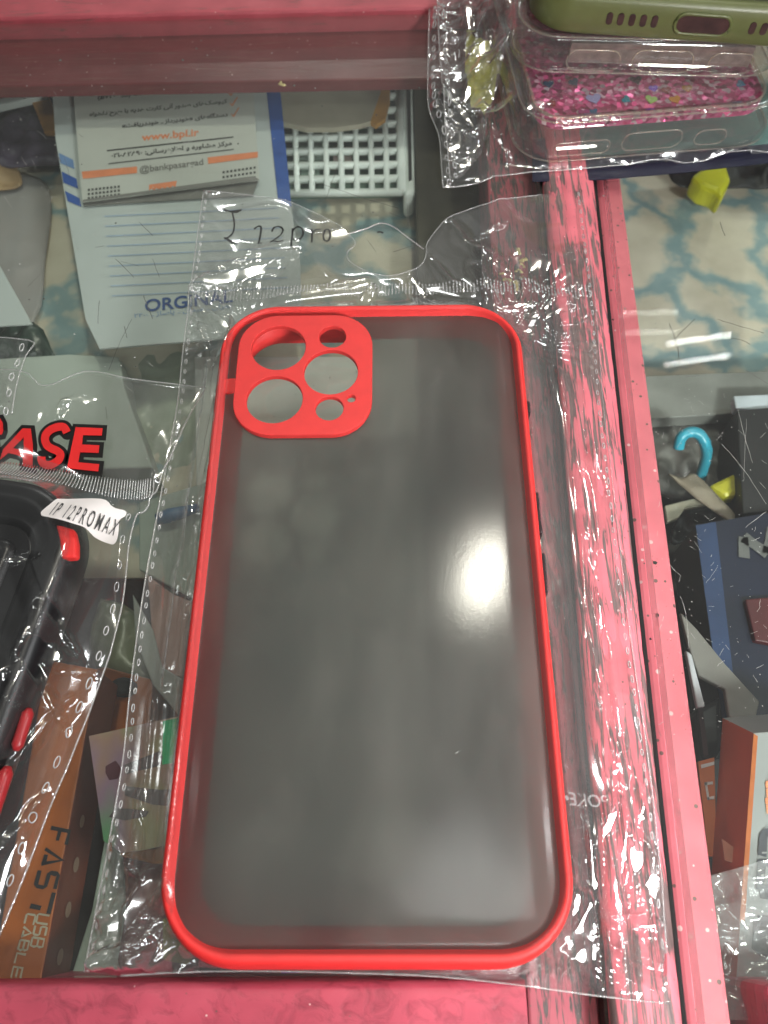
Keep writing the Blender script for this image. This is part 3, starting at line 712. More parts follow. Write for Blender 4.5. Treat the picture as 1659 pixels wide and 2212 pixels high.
m_greypouch = filmy('grey_pouch', (.62, .56, .50), 1.2, .3, .30, bump=.1, bscale=120); m_darkpurple = plain('dark_purple_wrap', (.055, .045, .065), .35, .6, 90, .3)
pouch('dark_wrapped_pack', [(-60, 215), (96, 196), (135, 270), (142, 345), (60, 355), (-60, 340)], -.034, 0.006, m_darkpurple, 'dark purplish wrapped pack left of the white envelope top', 'pack')
slab('ochre_card', [(66, 214), (100, 196), (130, 262), (134, 285), (95, 285)], -.030, .002, m_ochre, 'ochre card corner tucked against the left edge of the envelope', 'card')
slab('white_card', [(-60, 222), (100, 196), (98, 204), (-60, 240)], -.028, .003, m_paper, 'thin white card edge along the top of the dark wrapped pack', 'card')
pouch('grey_pouch', [(-60, 380), (60, 372), (108, 420), (95, 560), (70, 690), (-60, 690)], -.040, 0.0006, m_greypouch, 'dull grey plastic pouch left of the envelope above the white sheet', 'pouch')
pouch('tan_pouch', [(-60, 300), (8, 312), (42, 375), (30, 400), (-60, 402)], -.036, 0.004, plain('tan_wrap', (.33, .22, .11), .5, .3, 80), 'tan wrapper corner at the left edge by the dark pack', 'wrapper')
slab('white_sheet', [(-60, 560), (0, 574), (70, 700), (-60, 708)], -.026, .0008, m_paper, 'plain white sheet corner above the dark green pack', 'sheet')
pouch('dark_green_pack', [(-60, 702), (70, 692), (110, 755), (122, 800), (-60, 805)], -.034, 0.006, plain('dark_green_wrap', (.025, .05, .035), .3, .8, 60, .3), 'dark green and black pack under the small bag corner', 'pack')
bx = thing('white_carton', at(150, 815, -.04), 'long white carton edge under the glass above the printed CASE bag', 'carton')
V, F = pxprism([(-60, 778), (150, 764), (258, 770), (268, 835), (330, 1010), (-60, 1020)], -.030, .018); bevel(obj('carton_body', V, F, plain('white_carton', (.43, .48, .43), .5, .05, 50), bx, False), .0006)
m_green_clear = plain('olive_pouch', (.17, .19, .115), .3, .35, 60, .3)
pouch('green_grey_pouch', [(262, 765), (440, 742), (520, 760), (520, 900), (430, 1010), (330, 1060), (200, 1050), (150, 900), (265, 850)], -.045, 0.003, plain('green_grey_pouch', (.36, .41, .32), .3, .3, 45, .4), 'greenish grey plastic pouch under the glass left of the camera holes', 'pouch')
slab('pale_card', [(300, 1085), (450, 1040), (470, 1180), (430, 1300), (300, 1230)], -.036, .001, plain('pale_teal_card', (.36, .42, .37), .5, .1, 60), 'pale teal card under the glass with a blue marker across it', 'card')
p0, p1 = at(338, 1122, -.033), at(430, 1096, -.033)
tag(obj('blue_pen', *tube([p0, p0+(p1-p0)*.3, p1], [.0016, .0022, .0012], 10), plain('blue_pen', (.02, .12, .28), .35)), 'short blue pen lying on the pale teal card', 'pen')
slab('pink_card', [(318, 1242), (372, 1282), (440, 1310), (420, 1470), (350, 1450), (330, 1400)], -.034, .001, plain('salmon_card', (.42, .25, .21), .5, .1, 60), 'salmon pink card beneath the left hem of the case bag', 'card')
slab('grey_card', [(286, 1282), (330, 1360), (350, 1440), (400, 1470), (390, 1550), (330, 1480), (292, 1380)], -.032, .001, plain('grey_card', (.36, .38, .36), .4, .1, 60), 'narrow grey card crossing the salmon card', 'card')
pouch('olive_pouch', [(215, 1290), (290, 1320), (330, 1440), (322, 1480), (215, 1460), (190, 1380)], -.040, 0.005, m_green_clear, 'olive green pouch above the orange cable box', 'pouch')
p = at(265, 1483, -.032); V, F = prism([(p[0]+.0034*math.cos(a*.5236), p[1]+.0024*math.sin(a*.5236)) for a in range(12)], -.036, -.031)
tag(bevel(obj('black_button', V, F, m_black_matte, None, False), .0008), 'small dark plug on the edge of the orange carton', 'plug')
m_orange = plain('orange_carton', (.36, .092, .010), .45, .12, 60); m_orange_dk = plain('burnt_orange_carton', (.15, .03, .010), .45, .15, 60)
slab('orange_carton', [(190, 1448), (225, 1440), (330, 1468), (322, 1580), (300, 1600), (180, 1600)], -.034, .012, m_orange, 'bright orange carton end behind the holographic card', 'carton')
cb = thing('cable_box', at(110, 1800, -.03), 'slim orange box lettered FAST USB CABLE under the left glass', 'box')
top4 = [(100, 1425), (211, 1445), (89, 2118), (-20, 2118)]
V, F = pxprism(top4, -.012, .0155); bevel(obj('carton', V, F, [m_orange, m_orange_dk], cb, False), .0004)
# side face in burnt orange with pale printed dots
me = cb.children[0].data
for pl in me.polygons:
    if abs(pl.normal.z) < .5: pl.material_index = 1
def stencil(mb, strokes, o, ux, uy, z, w):
    for s in strokes:
        mb.add(*ribbon([np.array(o)+ux*p[0]+uy*p[1] for p in s], w, lambda x, y: z))
GL = {'F': [[(0, 0), (0, 1), (.9, 1)], [(.0, .5), (.75, .5)]], 'A': [[(0, 0), (.5, 1), (1, 0)], [(.35, .12), (.95, .12)]], 'S': [[(.95, 1), (0.05, 1), (0, .9), (0, .6), (.1, .52), (.9, .5), (1, .4), (1, .1), (.9, 0), (0, 0)]],
      'T': [[(-.25, 1), (1.1, 1)], [(.85, .55), (.85, 0)]], 'U': [[(0, 1), (0, .1), (.1, 0), (.9, 0), (1, .1), (1, 1)]], 'B': [[(0, 0), (0, 1), (.85, 1), (.95, .75), (.85, .52), (0, .52)], [(.85, .52), (1, .3), (.9, 0), (0, 0)]],
      'C': [[(1, 1), (.1, 1), (0, .9), (0, .1), (.1, 0), (1, 0)]], 'L': [[(0, 1), (0, 0), (1, 0)]], 'E': [[(1, 1), (0, 1), (0, 0), (1, 0)], [(0, .5), (.9, .5)]], 'O': [[(0, 0), (0, 1), (1, 1), (1, 0), (0, 0)]]}
def px_word(mb, word, p_start, p_end, capv, z, w, gap=.32):
    """word written from p_start to p_end (pixels on plane z); capv = pixel offset of the letter tops"""
    a = at(*p_start, z)[:2]; b = at(*p_end, z)[:2]; n = len(word); d = (b-a)/(n-gap*1.0)
    c = at(p_start[0]+capv[0], p_start[1]+capv[1], z)[:2]-a
    for k, ch in enumerate(word): stencil(mb, GL[ch], a+d*k, d*(1-gap), c, z, w)
z = -.0118
mb = MB(); px_word(mb, 'FAST', (110, 1788), (64, 1962), (40, 8), z, .00085, .30); mb.build('bold_word', m_black_matte, cb)
m_pale = plain('pale_print', (.40, .36, .26), .5)
mb = MB(); px_word(mb, 'USB', (82, 1974), (66, 2044), (25, 4), z, .00040, .25); px_word(mb, 'CABLE', (58, 1974), (24, 2110), (19, 3), z, .00040, .25); mb.build('pale_words', m_pale, cb)
# dots on the burnt orange side
e0 = at(211, 1445, -.012)[:2]; e1 = at(89, 2118, -.012)[:2]; de = (e1-e0)/np.linalg.norm(e1-e0); ne = np.array([-de[1], de[0]]) 
mb = MB()
for s, zz, r in ((.52, -.0185, .0014), (.66, -.0195, .0016), (.80, -.0195, .0016), (.94, -.0195, .0016)):
    c = e0+(e1-e0)*s; ring = [(c[0]+de[0]*r*math.cos(k*.5236)+ne[0]*.0002*(1 if ne[0] > 0 else -1), c[1]+de[1]*r*math.cos(k*.5236)+ne[1]*.0002*(1 if ne[0] > 0 else -1), zz+r*math.sin(k*.5236)) for k in range(12)]
    mb.add(ring, [tuple(range(12))])
mb.build('printed_dots', plain('dot_print', (.33, .22, .15), .5), cb)
def holo_mat():
    m, t, o = base('holographic_foil'); p = N(t, 'ShaderNodeBsdfPrincipled', Roughness=.3, Metallic=.35)
    n = N(t, 'ShaderNodeTexNoise', Scale=42.0, Detail=1.5, Distortion=.8); L(t, coords(t), n.inputs['Vector'])
    r = ramp(t, n.outputs['Fac'], [(.28, (.20, .26, .25)), (.40, (.46, .44, .24)), (.50, (.50, .31, .25)), (.60, (.40, .26, .36)), (.72, (.18, .44, .22)), (.8, (.10, .55, .25))])
    L(t, r.outputs['Color'], p.inputs['Base Color']); L(t, p.outputs['BSDF'], o.inputs['Surface']); return m
ho = thing('holographic_card', at(300, 1700, -.012), 'iridescent holographic card standing beside the orange cable box', 'card')
HZ = -.009
V, F = pxprism([(192, 1590), (345, 1556), (420, 1540), (420, 1790), (385, 1820), (300, 1838), (262, 1842), (224, 1816)], HZ, .0005); obj('foil', V, F, holo_mat(), ho, False)
mb = MB(); pxpoly(mb, [(352, 1558), (420, 1542), (420, 1640), (350, 1652)], HZ+.0002); mb.build('green_glint', plain('green_glint_paint', (.02, .75, .30), .25, .1, metal=.3), ho)  # green glint painted on the foil as a flat patch
mb = MB(); z = HZ+.0002
pxpoly(mb, [(228, 1655), (250, 1643), (262, 1660), (255, 1682), (236, 1685), (228, 1670)], z); mb.build('maroon_mark', plain('maroon_print', (.09, .012, .03), .5), ho)
mb = MB(); pxpoly(mb, [(268, 1652), (300, 1640), (345, 1622), (352, 1635), (345, 1655), (300, 1665), (272, 1672)], z)
pxpoly(mb, [(235, 1765), (250, 1745), (290, 1748), (322, 1752), (315, 1764), (270, 1772)], z); pxpoly(mb, [(268, 1698), (345, 1706), (400, 1704), (400, 1745), (330, 1738), (270, 1718)], z)
mb.build('grey_marks', plain('grey_mark', (.14, .11, .12), .5), ho)
slab('ochre_strip', [(255, 1830), (330, 1835), (420, 1800), (420, 1870), (330, 1865), (262, 1850)], -.016, .001, plain('ochre_strip', (.45, .21, .05), .5), 'ochre strip below the holographic card', 'strip')
pouch('brown_red_pouch', [(262, 1846), (330, 1862), (420, 1850), (440, 2118), (262, 2118), (270, 1960)], -.022, 0.004, plain('brown_red_pouch', (.16, .055, .045), .4, .3, 60, .2), 'brownish red pouch under the lower left of the case', 'pouch')
slab('olive_tag', [(350, 1985), (402, 1978), (420, 2060), (405, 2085), (352, 2075)], -.019, .001, plain('olive_tag', (.22, .20, .04), .5), 'small olive tag on the brownish red pouch', 'tag')
slab('mint_box', [(225, 1815), (262, 1846), (275, 1960), (262, 2118), (150, 2118), (198, 1965)], -.0285, .006, plain('mint_card', (.34, .42, .37), .5, .1, 60), 'pale mint box edge to the right of the orange cable box', 'box')
slab('dark_strip', [(430, 2060), (760, 2070), (760, 2122), (430, 2122)], -.020, .004, m_black_matte, 'black strip for the shade in the slot below the red case', 'pouch')  # shade of the open slot built as a black strip
slab('violet_tag', [(606, 2098), (648, 2100), (648, 2122), (606, 2122)], -.018, .001, plain('violet_plastic', (.16, .08, .75), .4), 'violet tag showing in the slot below the red case', 'tag')
slab('left_dark_box', [(-120, 1420), (98, 1425), (-24, 2118), (-120, 2118)], -.030, .02, plain('dark_brown_box', (.03, .022, .018), .6), 'dark brown box at the left edge under the black rugged case', 'box')
slab('dark_sheet', [(420, 770), (1000, 770), (1000, 2110), (440, 2110)], -.038, .004, plain('dull_grey_sheet', (.74, .76, .72), .6, .3, 30), 'pale grey sheet under the glass below the red case', 'sheet')

# ------------------------------------------------------------------ things under the glass, second counter
m_navy = plain('navy_box', (.003, .006, .020), .4, .3, 60); m_bluelit = plain('blue_box_lit_side', (.012, .032, .09), .45, .15, 60)
slab('black_tray', [(1385, 1050), (1800, 1030), (1800, 2212), (1480, 2212)], -.086, .006, plain('black_tray', (.012, .011, .010), .5, .5, 60), 'large black tray under the right glass holding the blue and orange boxes', 'tray')
slab('grey_reflection_band', [(1385, 812), (1800, 795), (1800, 880), (1395, 905)], -.060, .006, plain('grey_reflection_tone', (.22, .23, .21), .35, .25, 50), 'grey strip standing in for a glass reflection below the right pebble cloth', 'strip')  # reflection in the glass built as a solid grey strip
pouch('smoky_pouch', [(1398, 900), (1560, 885), (1600, 1000), (1540, 1060), (1420, 1060)], -.068, 0.006, plain('smoky_pouch', (.11, .11, .10), .4, .4, 60, .3), 'smoky grey pouch behind the cyan hook', 'pouch')
slab('black_box', [(1592, 885), (1800, 870), (1800, 1090), (1605, 1110)], -.050, .020, m_black_matte, 'black box by the right edge with a white strip behind it', 'box')
slab('white_strip', [(1585, 855), (1800, 845), (1800, 872), (1640, 886), (1590, 882)], -.052, .004, plain('bluish_white_card', (.50, .56, .60), .5), 'bluish white strip behind the black box', 'strip')
pts = spl([at(u, v, -.048+w) for u, v, w in ((1466, 968, 0), (1472, 945, .003), (1490, 934, .004), (1510, 938, .004), (1524, 960, .002), (1526, 985, -.004), (1518, 1015, -.012), (1512, 1035, -.016))], 6)
tag(obj('cyan_hook', *tube(pts, .0018, 8), plain('cyan_plastic', (.03, .33, .45), .3)), 'curved cyan plastic hook above the beige strap', 'hook')
pouch('beige_strap', [(1446, 1020), (1478, 1028), (1505, 1020), (1560, 1075), (1590, 1108), (1578, 1122), (1530, 1090), (1490, 1060)], -.052, 0.002, plain('beige_strap', (.21, .18, .13), .6), 'beige strap lying beside the yellow clip', 'strap')
slab('yellow_clip', [(1532, 1047), (1598, 1016), (1614, 1040), (1606, 1070), (1568, 1073)], -.055, .006, plain('yellow_plastic', (.42, .40, .02), .4), 'dull yellow clip beside the beige strap', 'clip', bev=.0015)
slab('cream_plate', [(1436, 1092), (1475, 1082), (1530, 1070), (1560, 1085), (1480, 1098), (1466, 1118), (1442, 1128)], -.058, .002, plain('cream_plastic', (.38, .37, .28), .4), 'cream coloured plate edge by the second pink rail', 'plate')
pouch('black_pouch', [(1470, 1100), (1600, 1090), (1590, 1130), (1500, 1160), (1450, 1170)], -.066, 0.006, m_black, 'shiny black pouch below the cream plate', 'pouch')
bb = thing('blue_box', at(1600, 1300, -.065), 'dark blue box with a pale letter N on its lid under the right glass', 'box')
V, F = pxprism([(1502, 1134), (1800, 1085), (1800, 1610), (1566, 1610)], -.046, .022); o = obj('carton', V, F, m_navy, bb, False)
mb = MB(); pxpoly(mb, [(1503, 1135), (1546, 1127), (1600, 1600), (1567, 1605)], -.0457); mb.build('lit_blue_edge', m_bluelit, bb)  # box's lit left side painted on as a lighter blue strip
mb = MB()
for a, b in (((1608, 1205), (1606, 1160)), ((1606, 1160), (1659, 1196)), ((1659, 1196), (1668, 1140))):
    A_, B_ = at(*a, -.0455), at(*b, -.0455); mb.add(*ribbon([A_, (A_+B_)/2, B_], .0055*.6, lambda x, y: -.0455))
mb.build('letter', plain('dim_grey_print', (.10, .105, .10), .5), bb)
slab('dark_red_pack', [(1610, 1294), (1720, 1285), (1720, 1400), (1632, 1384)], -.044, .003, plain('dark_red_pack', (.06, .006, .008), .5), 'dark red pack lying on the blue box', 'pack')
slab('grey_strap', [(1470, 1322), (1507, 1360), (1568, 1435), (1641, 1515), (1634, 1547), (1577, 1560), (1566, 1489), (1509, 1459), (1494, 1416)], -.040, .002, plain('grey_strap', (.155, .15, .135), .55, .15, 80), 'wide grey strap ending above the orange and grey box', 'strap')
slab('pale_grey_strip', [(1482, 1404), (1495, 1414), (1524, 1526), (1507, 1529)], -.036, .002, plain('pale_grey', (.36, .38, .40), .5), 'narrow pale grey strip beside the second pink rail', 'strip')
slab('black_adapter', [(1505, 1530), (1560, 1500), (1562, 1620), (1545, 1650), (1518, 1640)], -.044, .008, m_black, 'black adapter between the rail and the orange box', 'adapter', bev=.002)
sb_ = thing('orange_label_box', at(1530, 1700, -.05), 'small orange box with a white bracket mark beside the second rail', 'box')
V, F = pxprism([(1508, 1645), (1543, 1636), (1548, 1850), (1530, 1850)], -.034, .006); obj('carton', V, F, m_orange, sb_, False)
mb = MB()
for q in ([(1522, 1690), (1540, 1688), (1540, 1694), (1522, 1696)], [(1522, 1690), (1527, 1690), (1533, 1728), (1528, 1728)], [(1528, 1722), (1543, 1719), (1543, 1726), (1529, 1728)]): pxpoly(mb, q, -.0338)
pxpoly(mb, [(1514, 1652), (1543, 1645), (1543, 1652), (1515, 1660)], -.0338)
mb.build('white_bracket', m_paper, sb_)
ob = thing('orange_grey_box', at(1650, 1800, -.04), 'tilted grey and orange box with dark stencil letters at the right edge', 'box')
T = [at(1628, 1584, -.016), at(1800, 1570, -.016), at(1760, 2150, -.016), at(1588, 2150, -.016)]
Bm = [at(1561, 1551, -.034), at(1760, 1535, -.034), at(1720, 2130, -.05), at(1520, 2120, -.034)]
V, F = hexa(T, Bm); mbx = MB(); mbx.add(V, F); mbx.I = [0, 0, 0, 0, 0, 1]
mbx.build('carton', [plain('grey_carton', (.23, .245, .24), .45, .08, 60), plain('rust_carton', (.36, .085, .03), .45, .15, 60)], ob)
mb = MB(); zz = -.0157; pxpoly(mb, [(1628, 1585), (1637, 1590), (1609, 1990), (1598, 1990)], zz); mb.build('orange_edge', m_orange, ob)
mb = MB(); px_word(mb, 'COUB', (1684, 1800), (1668, 2060), (-34, -2), zz, .0019, .22)
mb.build('stencil_word', plain('charcoal_print', (.05, .055, .065), .5), ob)
mb = MB()
for v0 in (1840, 1905, 1970): pxpoly(mb, [(1646, v0), (1690, v0), (1690, v0+4), (1646, v0+4)], zz+.0002)
mb.build('stencil_breaks', plain('grey_break', (.23, .245, .24), .5), ob)
mb = MB()
for v0 in (1690, 1725): px_word(mb, 'CO', (1680, v0), (1680, v0+30), (-22, 0), zz, .0008, .3)
mb.build('orange_letters', m_orange_print, ob)
mb = MB(); pxpoly(mb, [(1567, 1815), (1612, 1850), (1600, 1868), (1590, 1868)], -.0158); 
obj('sticker', *pxprism([(1560, 1812), (1606, 1846), (1603, 1872), (1566, 1858)], -.022, .0006), plain('rust_sticker', (.40, .17, .10), .4), ob, False)
slab('yellow_stopper', [(1494, 378), (1530, 352), (1570, 352), (1580, 385), (1572, 405), (1560, 428), (1546, 410), (1515, 400)], -.055, .010, plain('lime_yellow_plastic', (.55, .55, .02), .35), 'lime yellow stopper under the right glass below the stacked cases', 'stopper', bev=.002)
pouch('black_bundle', [(1440, 360), (1800, 330), (1800, 400), (1600, 402), (1470, 398)], -.062, 0.006, m_black_matte, 'black bundle behind the lime yellow stopper', 'bundle')

LAMP_N = np.array([.162, -.172, .175]); LAMP_C = np.array([.205, .60, 1.5]); LAMP_B = np.array([.35, -1.3, 1.7]); LAMP_R = np.array([1.3, .1, 1.3])
def glinting(hraw, patches, seed=0):  # film shape tilted to throw each lamp's glint towards the camera
    """small tilted facets of the film, (pixel, half length, half width, angle, lamp it mirrors to the camera)"""
    D = []
    for u, v, a, b, ang, lp in patches:
        c = at(u, v, .005); zc = float(hraw(np.array([c[0]]), np.array([c[1]]))[0])+.0005
        p = np.array([c[0], c[1], zc]); l = lp-p; l /= np.linalg.norm(l); e = CAM-p; e /= np.linalg.norm(e); h = l+e
        D.append((c[0], c[1], a, b, math.radians(ang), zc, -h[0]/h[2], -h[1]/h[2]))
    def f(x, y):
        z = hraw(x, y)
        for cx_, cy_, a, b, an, zc, sx, sy in D:
            dx = x-cx_; dy = y-cy_; u_ = dx*math.cos(an)+dy*math.sin(an); v_ = -dx*math.sin(an)+dy*math.cos(an)
            q = np.hypot(u_/a, v_/b)*(1+.5*(vnoise(x*420, y*420, 7+seed)-.5)); w = np.clip((1.25-q)/.6, 0, 1); w = w*w*(3-2*w)
            pl_ = zc+sx*dx+sy*dy+(vnoise(x*260, y*260, 11+seed)-.5)*.0006
            z = z*(1-w)+pl_*w
        return np.maximum(z, .0004)
    return f

# ------------------------------------------------------------------ the red case
def hull(profile, w, l, R, z, o, ax, name, m, parent, n=14, smooth=True):
    V, F = sweep(profile, w, l, R, n); return obj(name, xf(V, o, ax, z), F, m, parent, smooth)
CW, CL, CR = .0758, .1486, .0150
CYO = -.0014
case = thing('phone_case', (0, 0, .0004), 'red bumper phone case with smoky frosted back and camera cutouts, in the central bag', 'phone case')
O0 = (0, CYO, 0); AX = (1, 0)
prof = [(-.0024, -.0025, -.0030, .0020), (-.0012, -.0014, -.0014, .0006), (-.0003, -.0003, -.0003, .0012), (.0001, .0002, .0002, .0035), (.0002, .0003, .0003, .0060), (.0000, .0001, .0001, .0085), (-.0004, -.0004, -.0006, .0104), (-.0008, -.0009, -.0011, .0111), (-.0012, -.0014, -.0018, .0113), (-.0017, -.0018, -.0023, .0111), (-.0020, -.0021, -.0026, .0106), (-.0022, -.0023, -.0028, .0092), (-.0034, -.0036, -.0040, .0078), (-.0058, -.0056, -.0062, .0056), (-.0064, -.0062, -.0068, .0030), (-.0050, -.0050, -.0054, .0018)]
hull(prof, CW, CL, CR, .0004, O0, AX, 'bumper', m_red, case, 18)
# frosted plate: gently crowned sheet with a hole for the camera island
isl_px = [(515, 700), (803, 700), (803, 925), (515, 925)]
zi = .0122
iL, iT = at(510, 800, zi)[0], at(650, 681, zi)[1]; iR, iB = at(804, 800, zi)[0], at(650, 939, zi)[1]
x0, x1, y0, y1 = -CW/2+.0020, CW/2-.0020, -CL/2+.0025+CYO, CL/2-.0022+CYO
def plate():
    nx, ny = 90, 170; V = []; F = []; idx = {}
    R = .0122
    def z_at(x, y):
        d = min(x-x0, x1-x, y-y0, y1-y); cxm = (x0+x1)/2
        s = min(1, max(0, d/.0052)); return .0102-.0011*(1-s)**2
    P = rr(x0, x1, y0, y1, R, 16)
    S = 1000.; hole = rr(iL+.002, iR-.002, iB+.002, iT-.002, .006, 8)
    vs = [Vector((p[0]*S, p[1]*S)) for p in P]; es = [(i, (i+1) % len(P)) for i in range(len(P))]
    b = len(vs); vs += [Vector((p[0]*S, p[1]*S)) for p in hole]; es += [(b+i, b+(i+1) % len(hole)) for i in range(len(hole))]
    xs, ys = np.meshgrid(np.arange(x0, x1, .0012), np.arange(y0, y1, .0012)); xs = xs.ravel(); ys = ys.ravel()
    ok = inside_poly(xs, ys, P) & (poly_dist(xs, ys, P) > .0006) & ~(inside_poly(xs, ys, hole)) & (poly_dist(xs, ys, hole) > .0006)
    vs += [Vector((x*S, y*S)) for x, y in zip(xs[ok], ys[ok])]
    v, e, f, *_ = mgeo.delaunay_2d_cdt(vs, es, [], 1, 1e-5)
    Q = np.array([(p.x/S, p.y/S) for p in v]); keep = []
    for t_ in f:
        c = Q[list(t_)].mean(0)
        if not inside_poly(np.array([c[0]]), np.array([c[1]]), hole)[0]: keep.append(tuple(t_))
    V = [(q[0], q[1], z_at(*q)) for q in Q]; F = []
    for a, b_, c in keep:
        if np.cross(Q[b_]-Q[a], Q[c]-Q[a]) < 0: b_, c = c, b_
        F.append((a, b_, c))
    return obj('back_plate', V, F, m_frost, case, True)
plate()
mb = MB()
for k_ in range(16):
    x = random.uniform(-.030, .030); y = random.uniform(-.066, .06)
    if x < .002 and y > .025: continue
    a_ = random.choice((.5, .7, 2.2, 1.2))+random.gauss(0, .3); l_ = abs(random.gauss(.0016, .0016))+.0005
    P = spl([(x, y, 0), (x+l_*.5*math.cos(a_)+random.gauss(0, .0002), y+l_*.5*math.sin(a_), 0), (x+l_*math.cos(a_), y+l_*math.sin(a_), 0)], 4)
    mb.add(*ribbon(P, random.uniform(.00003, .00006), lambda x_, y_: .01067))
for k_ in range(60):
    x = random.uniform(-.033, .033); y = random.uniform(-.069, .066)
    if x < .002 and y > .025: continue
    speck(mb, x, y, .01062, random.uniform(.00005, .00013))
mb.build('scuff_marks', m_scratch_w, case)['kind'] = 'stuff'
# camera island with six openings
outer = rr(iL, iR, iB, iT, .0096, 14)
def hole_px(x0p, y0p, x1p, y1p):
    c = at((x0p+x1p)/2, (y0p+y1p)/2, zi)
    rx = (at(x1p, (y0p+y1p)/2, zi)[0]-at(x0p, (y0p+y1p)/2, zi)[0])/2
    return [(c[0]+rx*math.cos(k*2*math.pi/36), c[1]+rx*math.sin(k*2*math.pi/36)) for k in range(0, 36, 1 if x1p-x0p > 30 else 3)]
hs = [hole_px(*h) for h in ((543, 702.5, 660, 798.5), (689.4, 703.7, 747, 750.5), (656.5, 754, 773, 852), (532, 811.5, 653.5, 913), (681, 855.8, 741.6, 908), (749, 852, 768, 869))]
V, F = holes_mesh(outer, hs, .0108, zi); isl = obj('camera_island', V, F, m_red, case, False); bevel(isl, .0002, 2)
V, F = holes_mesh(rr(iL+.0003, iR-.0003, iB+.0003, iT-.0003, .0093, 14), [rr(iL+.0017, iR-.0017, iB+.0017, iT-.0017, .008, 14)], .0094, .0109); obj('island_skirt', V, F, m_red, case, False)
# bridge to the bumper
bp_ = at(500, 830, .0105)
V, F = prism([(-CW/2+.0018, bp_[1]-.0022), (iL+.0012, bp_[1]-.0026), (iL+.0012, bp_[1]+.0026), (-CW/2+.0018, bp_[1]+.0022)], .0086, .0100); bevel(obj('island_bridge', V, F, m_red, case, False), .0005)
# dark side buttons on the right wall
for v0, v1 in ((1075, 1165), (1205, 1290), (880, 905)):
    a = at(1163+.08*(v0-1106), v0, .005); b = at(1163+.08*(v1-1106), v1, .005)
    yy0, yy1 = min(a[1], b[1]), max(a[1], b[1])
    V, F = prism([(CW/2+.0000, yy0), (CW/2+.0011, yy0), (CW/2+.0011, yy1), (CW/2+.0000, yy1)], .0032, .0082); bevel(obj('side_button', V, F, m_black_matte, case, False), .0006)

# ------------------------------------------------------------------ bags
def hem(name, line, hfun, r, parent, m=None):
    P = np.array([p[:2] for p in line]); z = hfun(P[:, 0], P[:, 1]); V, F = tube([(p[0], p[1], q+r*.4) for p, q in zip(P, z)], r, 5); return obj(name, V, F, m or m_hem, parent, True)
def dashes(mb, line, hfun, off, pitch, ln, wd, th=.00012):
    """welded perforation: little raised loops along a line, shifted sideways by off"""
    P = [np.array(p[:2]) for p in line]; acc = 0; nxt = pitch*.5
    for i in range(len(P)-1):
        a, b = P[i], P[i+1]; s = np.linalg.norm(b-a)
        if s < 1e-9: continue
        t_ = (b-a)/s; nn = np.array([-t_[1], t_[0]])
        while nxt < acc+s:
            c = a+t_*(nxt-acc)+nn*off+np.array([random.gauss(0, 1), random.gauss(0, 1)])*.00006
            k = 12; j = random.uniform(.8, 1.15); loop = [c+t_*ln*j/2*math.cos(q*2*math.pi/k)+nn*wd/2*math.sin(q*2*math.pi/k) for q in range(k)]
            z = hfun(np.array([p[0] for p in loop]), np.array([p[1] for p in loop]))+.00015
            mb.add(*tube([(p[0], p[1], zz) for p, zz in zip(loop, z)], th, 4, closed=True)); nxt += pitch*random.uniform(.9, 1.1)
        acc += s

# --- central bag
LEFT = [(440, 412), (428, 500), (416, 590), (405, 680), (394, 770), (385, 860), (368, 960), (340, 1110), (318, 1230), (305, 1310), (290, 1420), (278, 1520), (266, 1640), (246, 1760), (228, 1860), (205, 1980), (182, 2100)]
BOT = [(260, 2108), (400, 2100), (560, 2098), (760, 2102), (950, 2110), (1120, 2128), (1280, 2150), (1446, 2168)]
RIGHT = [(1440, 2060), (1428, 1900), (1412, 1740), (1392, 1580), (1368, 1420), (1350, 1290), (1335, 1150), (1318, 1000), (1303, 880), (1294, 760), (1284, 640), (1270, 520), (1256, 412)]
TOPR = [(1170, 420), (1095, 430), (1030, 446), (975, 470), (945, 500), (922, 532)]
HOLE = [(921, 552), (914, 572), (895, 588), (868, 598), (838, 600), (805, 594), (775, 580), (752, 562), (752, 545), (768, 528)]
TOPL = [(745, 502), (712, 476), (660, 450), (610, 433), (530, 420)]
z0 = .0007
outl = [at(u, v, z0)[:2] for u, v in LEFT+BOT+RIGHT+TOPR+HOLE+TOPL]
hull_out = [at(u, v, z0)[:2] for u, v in LEFT+BOT+RIGHT]
seal0, seal1 = at(415, 638, z0)[:2], at(1275, 628, z0)[:2]
corners = [(-CW/2+.006, CL/2-.006), (CW/2-.006, CL/2-.006), (-CW/2+.006, -CL/2+.006), (CW/2-.006, -CL/2+.006)]
cw = [np.array(at(u, v, z0)[:2]) for u, v in ((410, 655), (1288, 650), (195, 2095), (1440, 2160))]
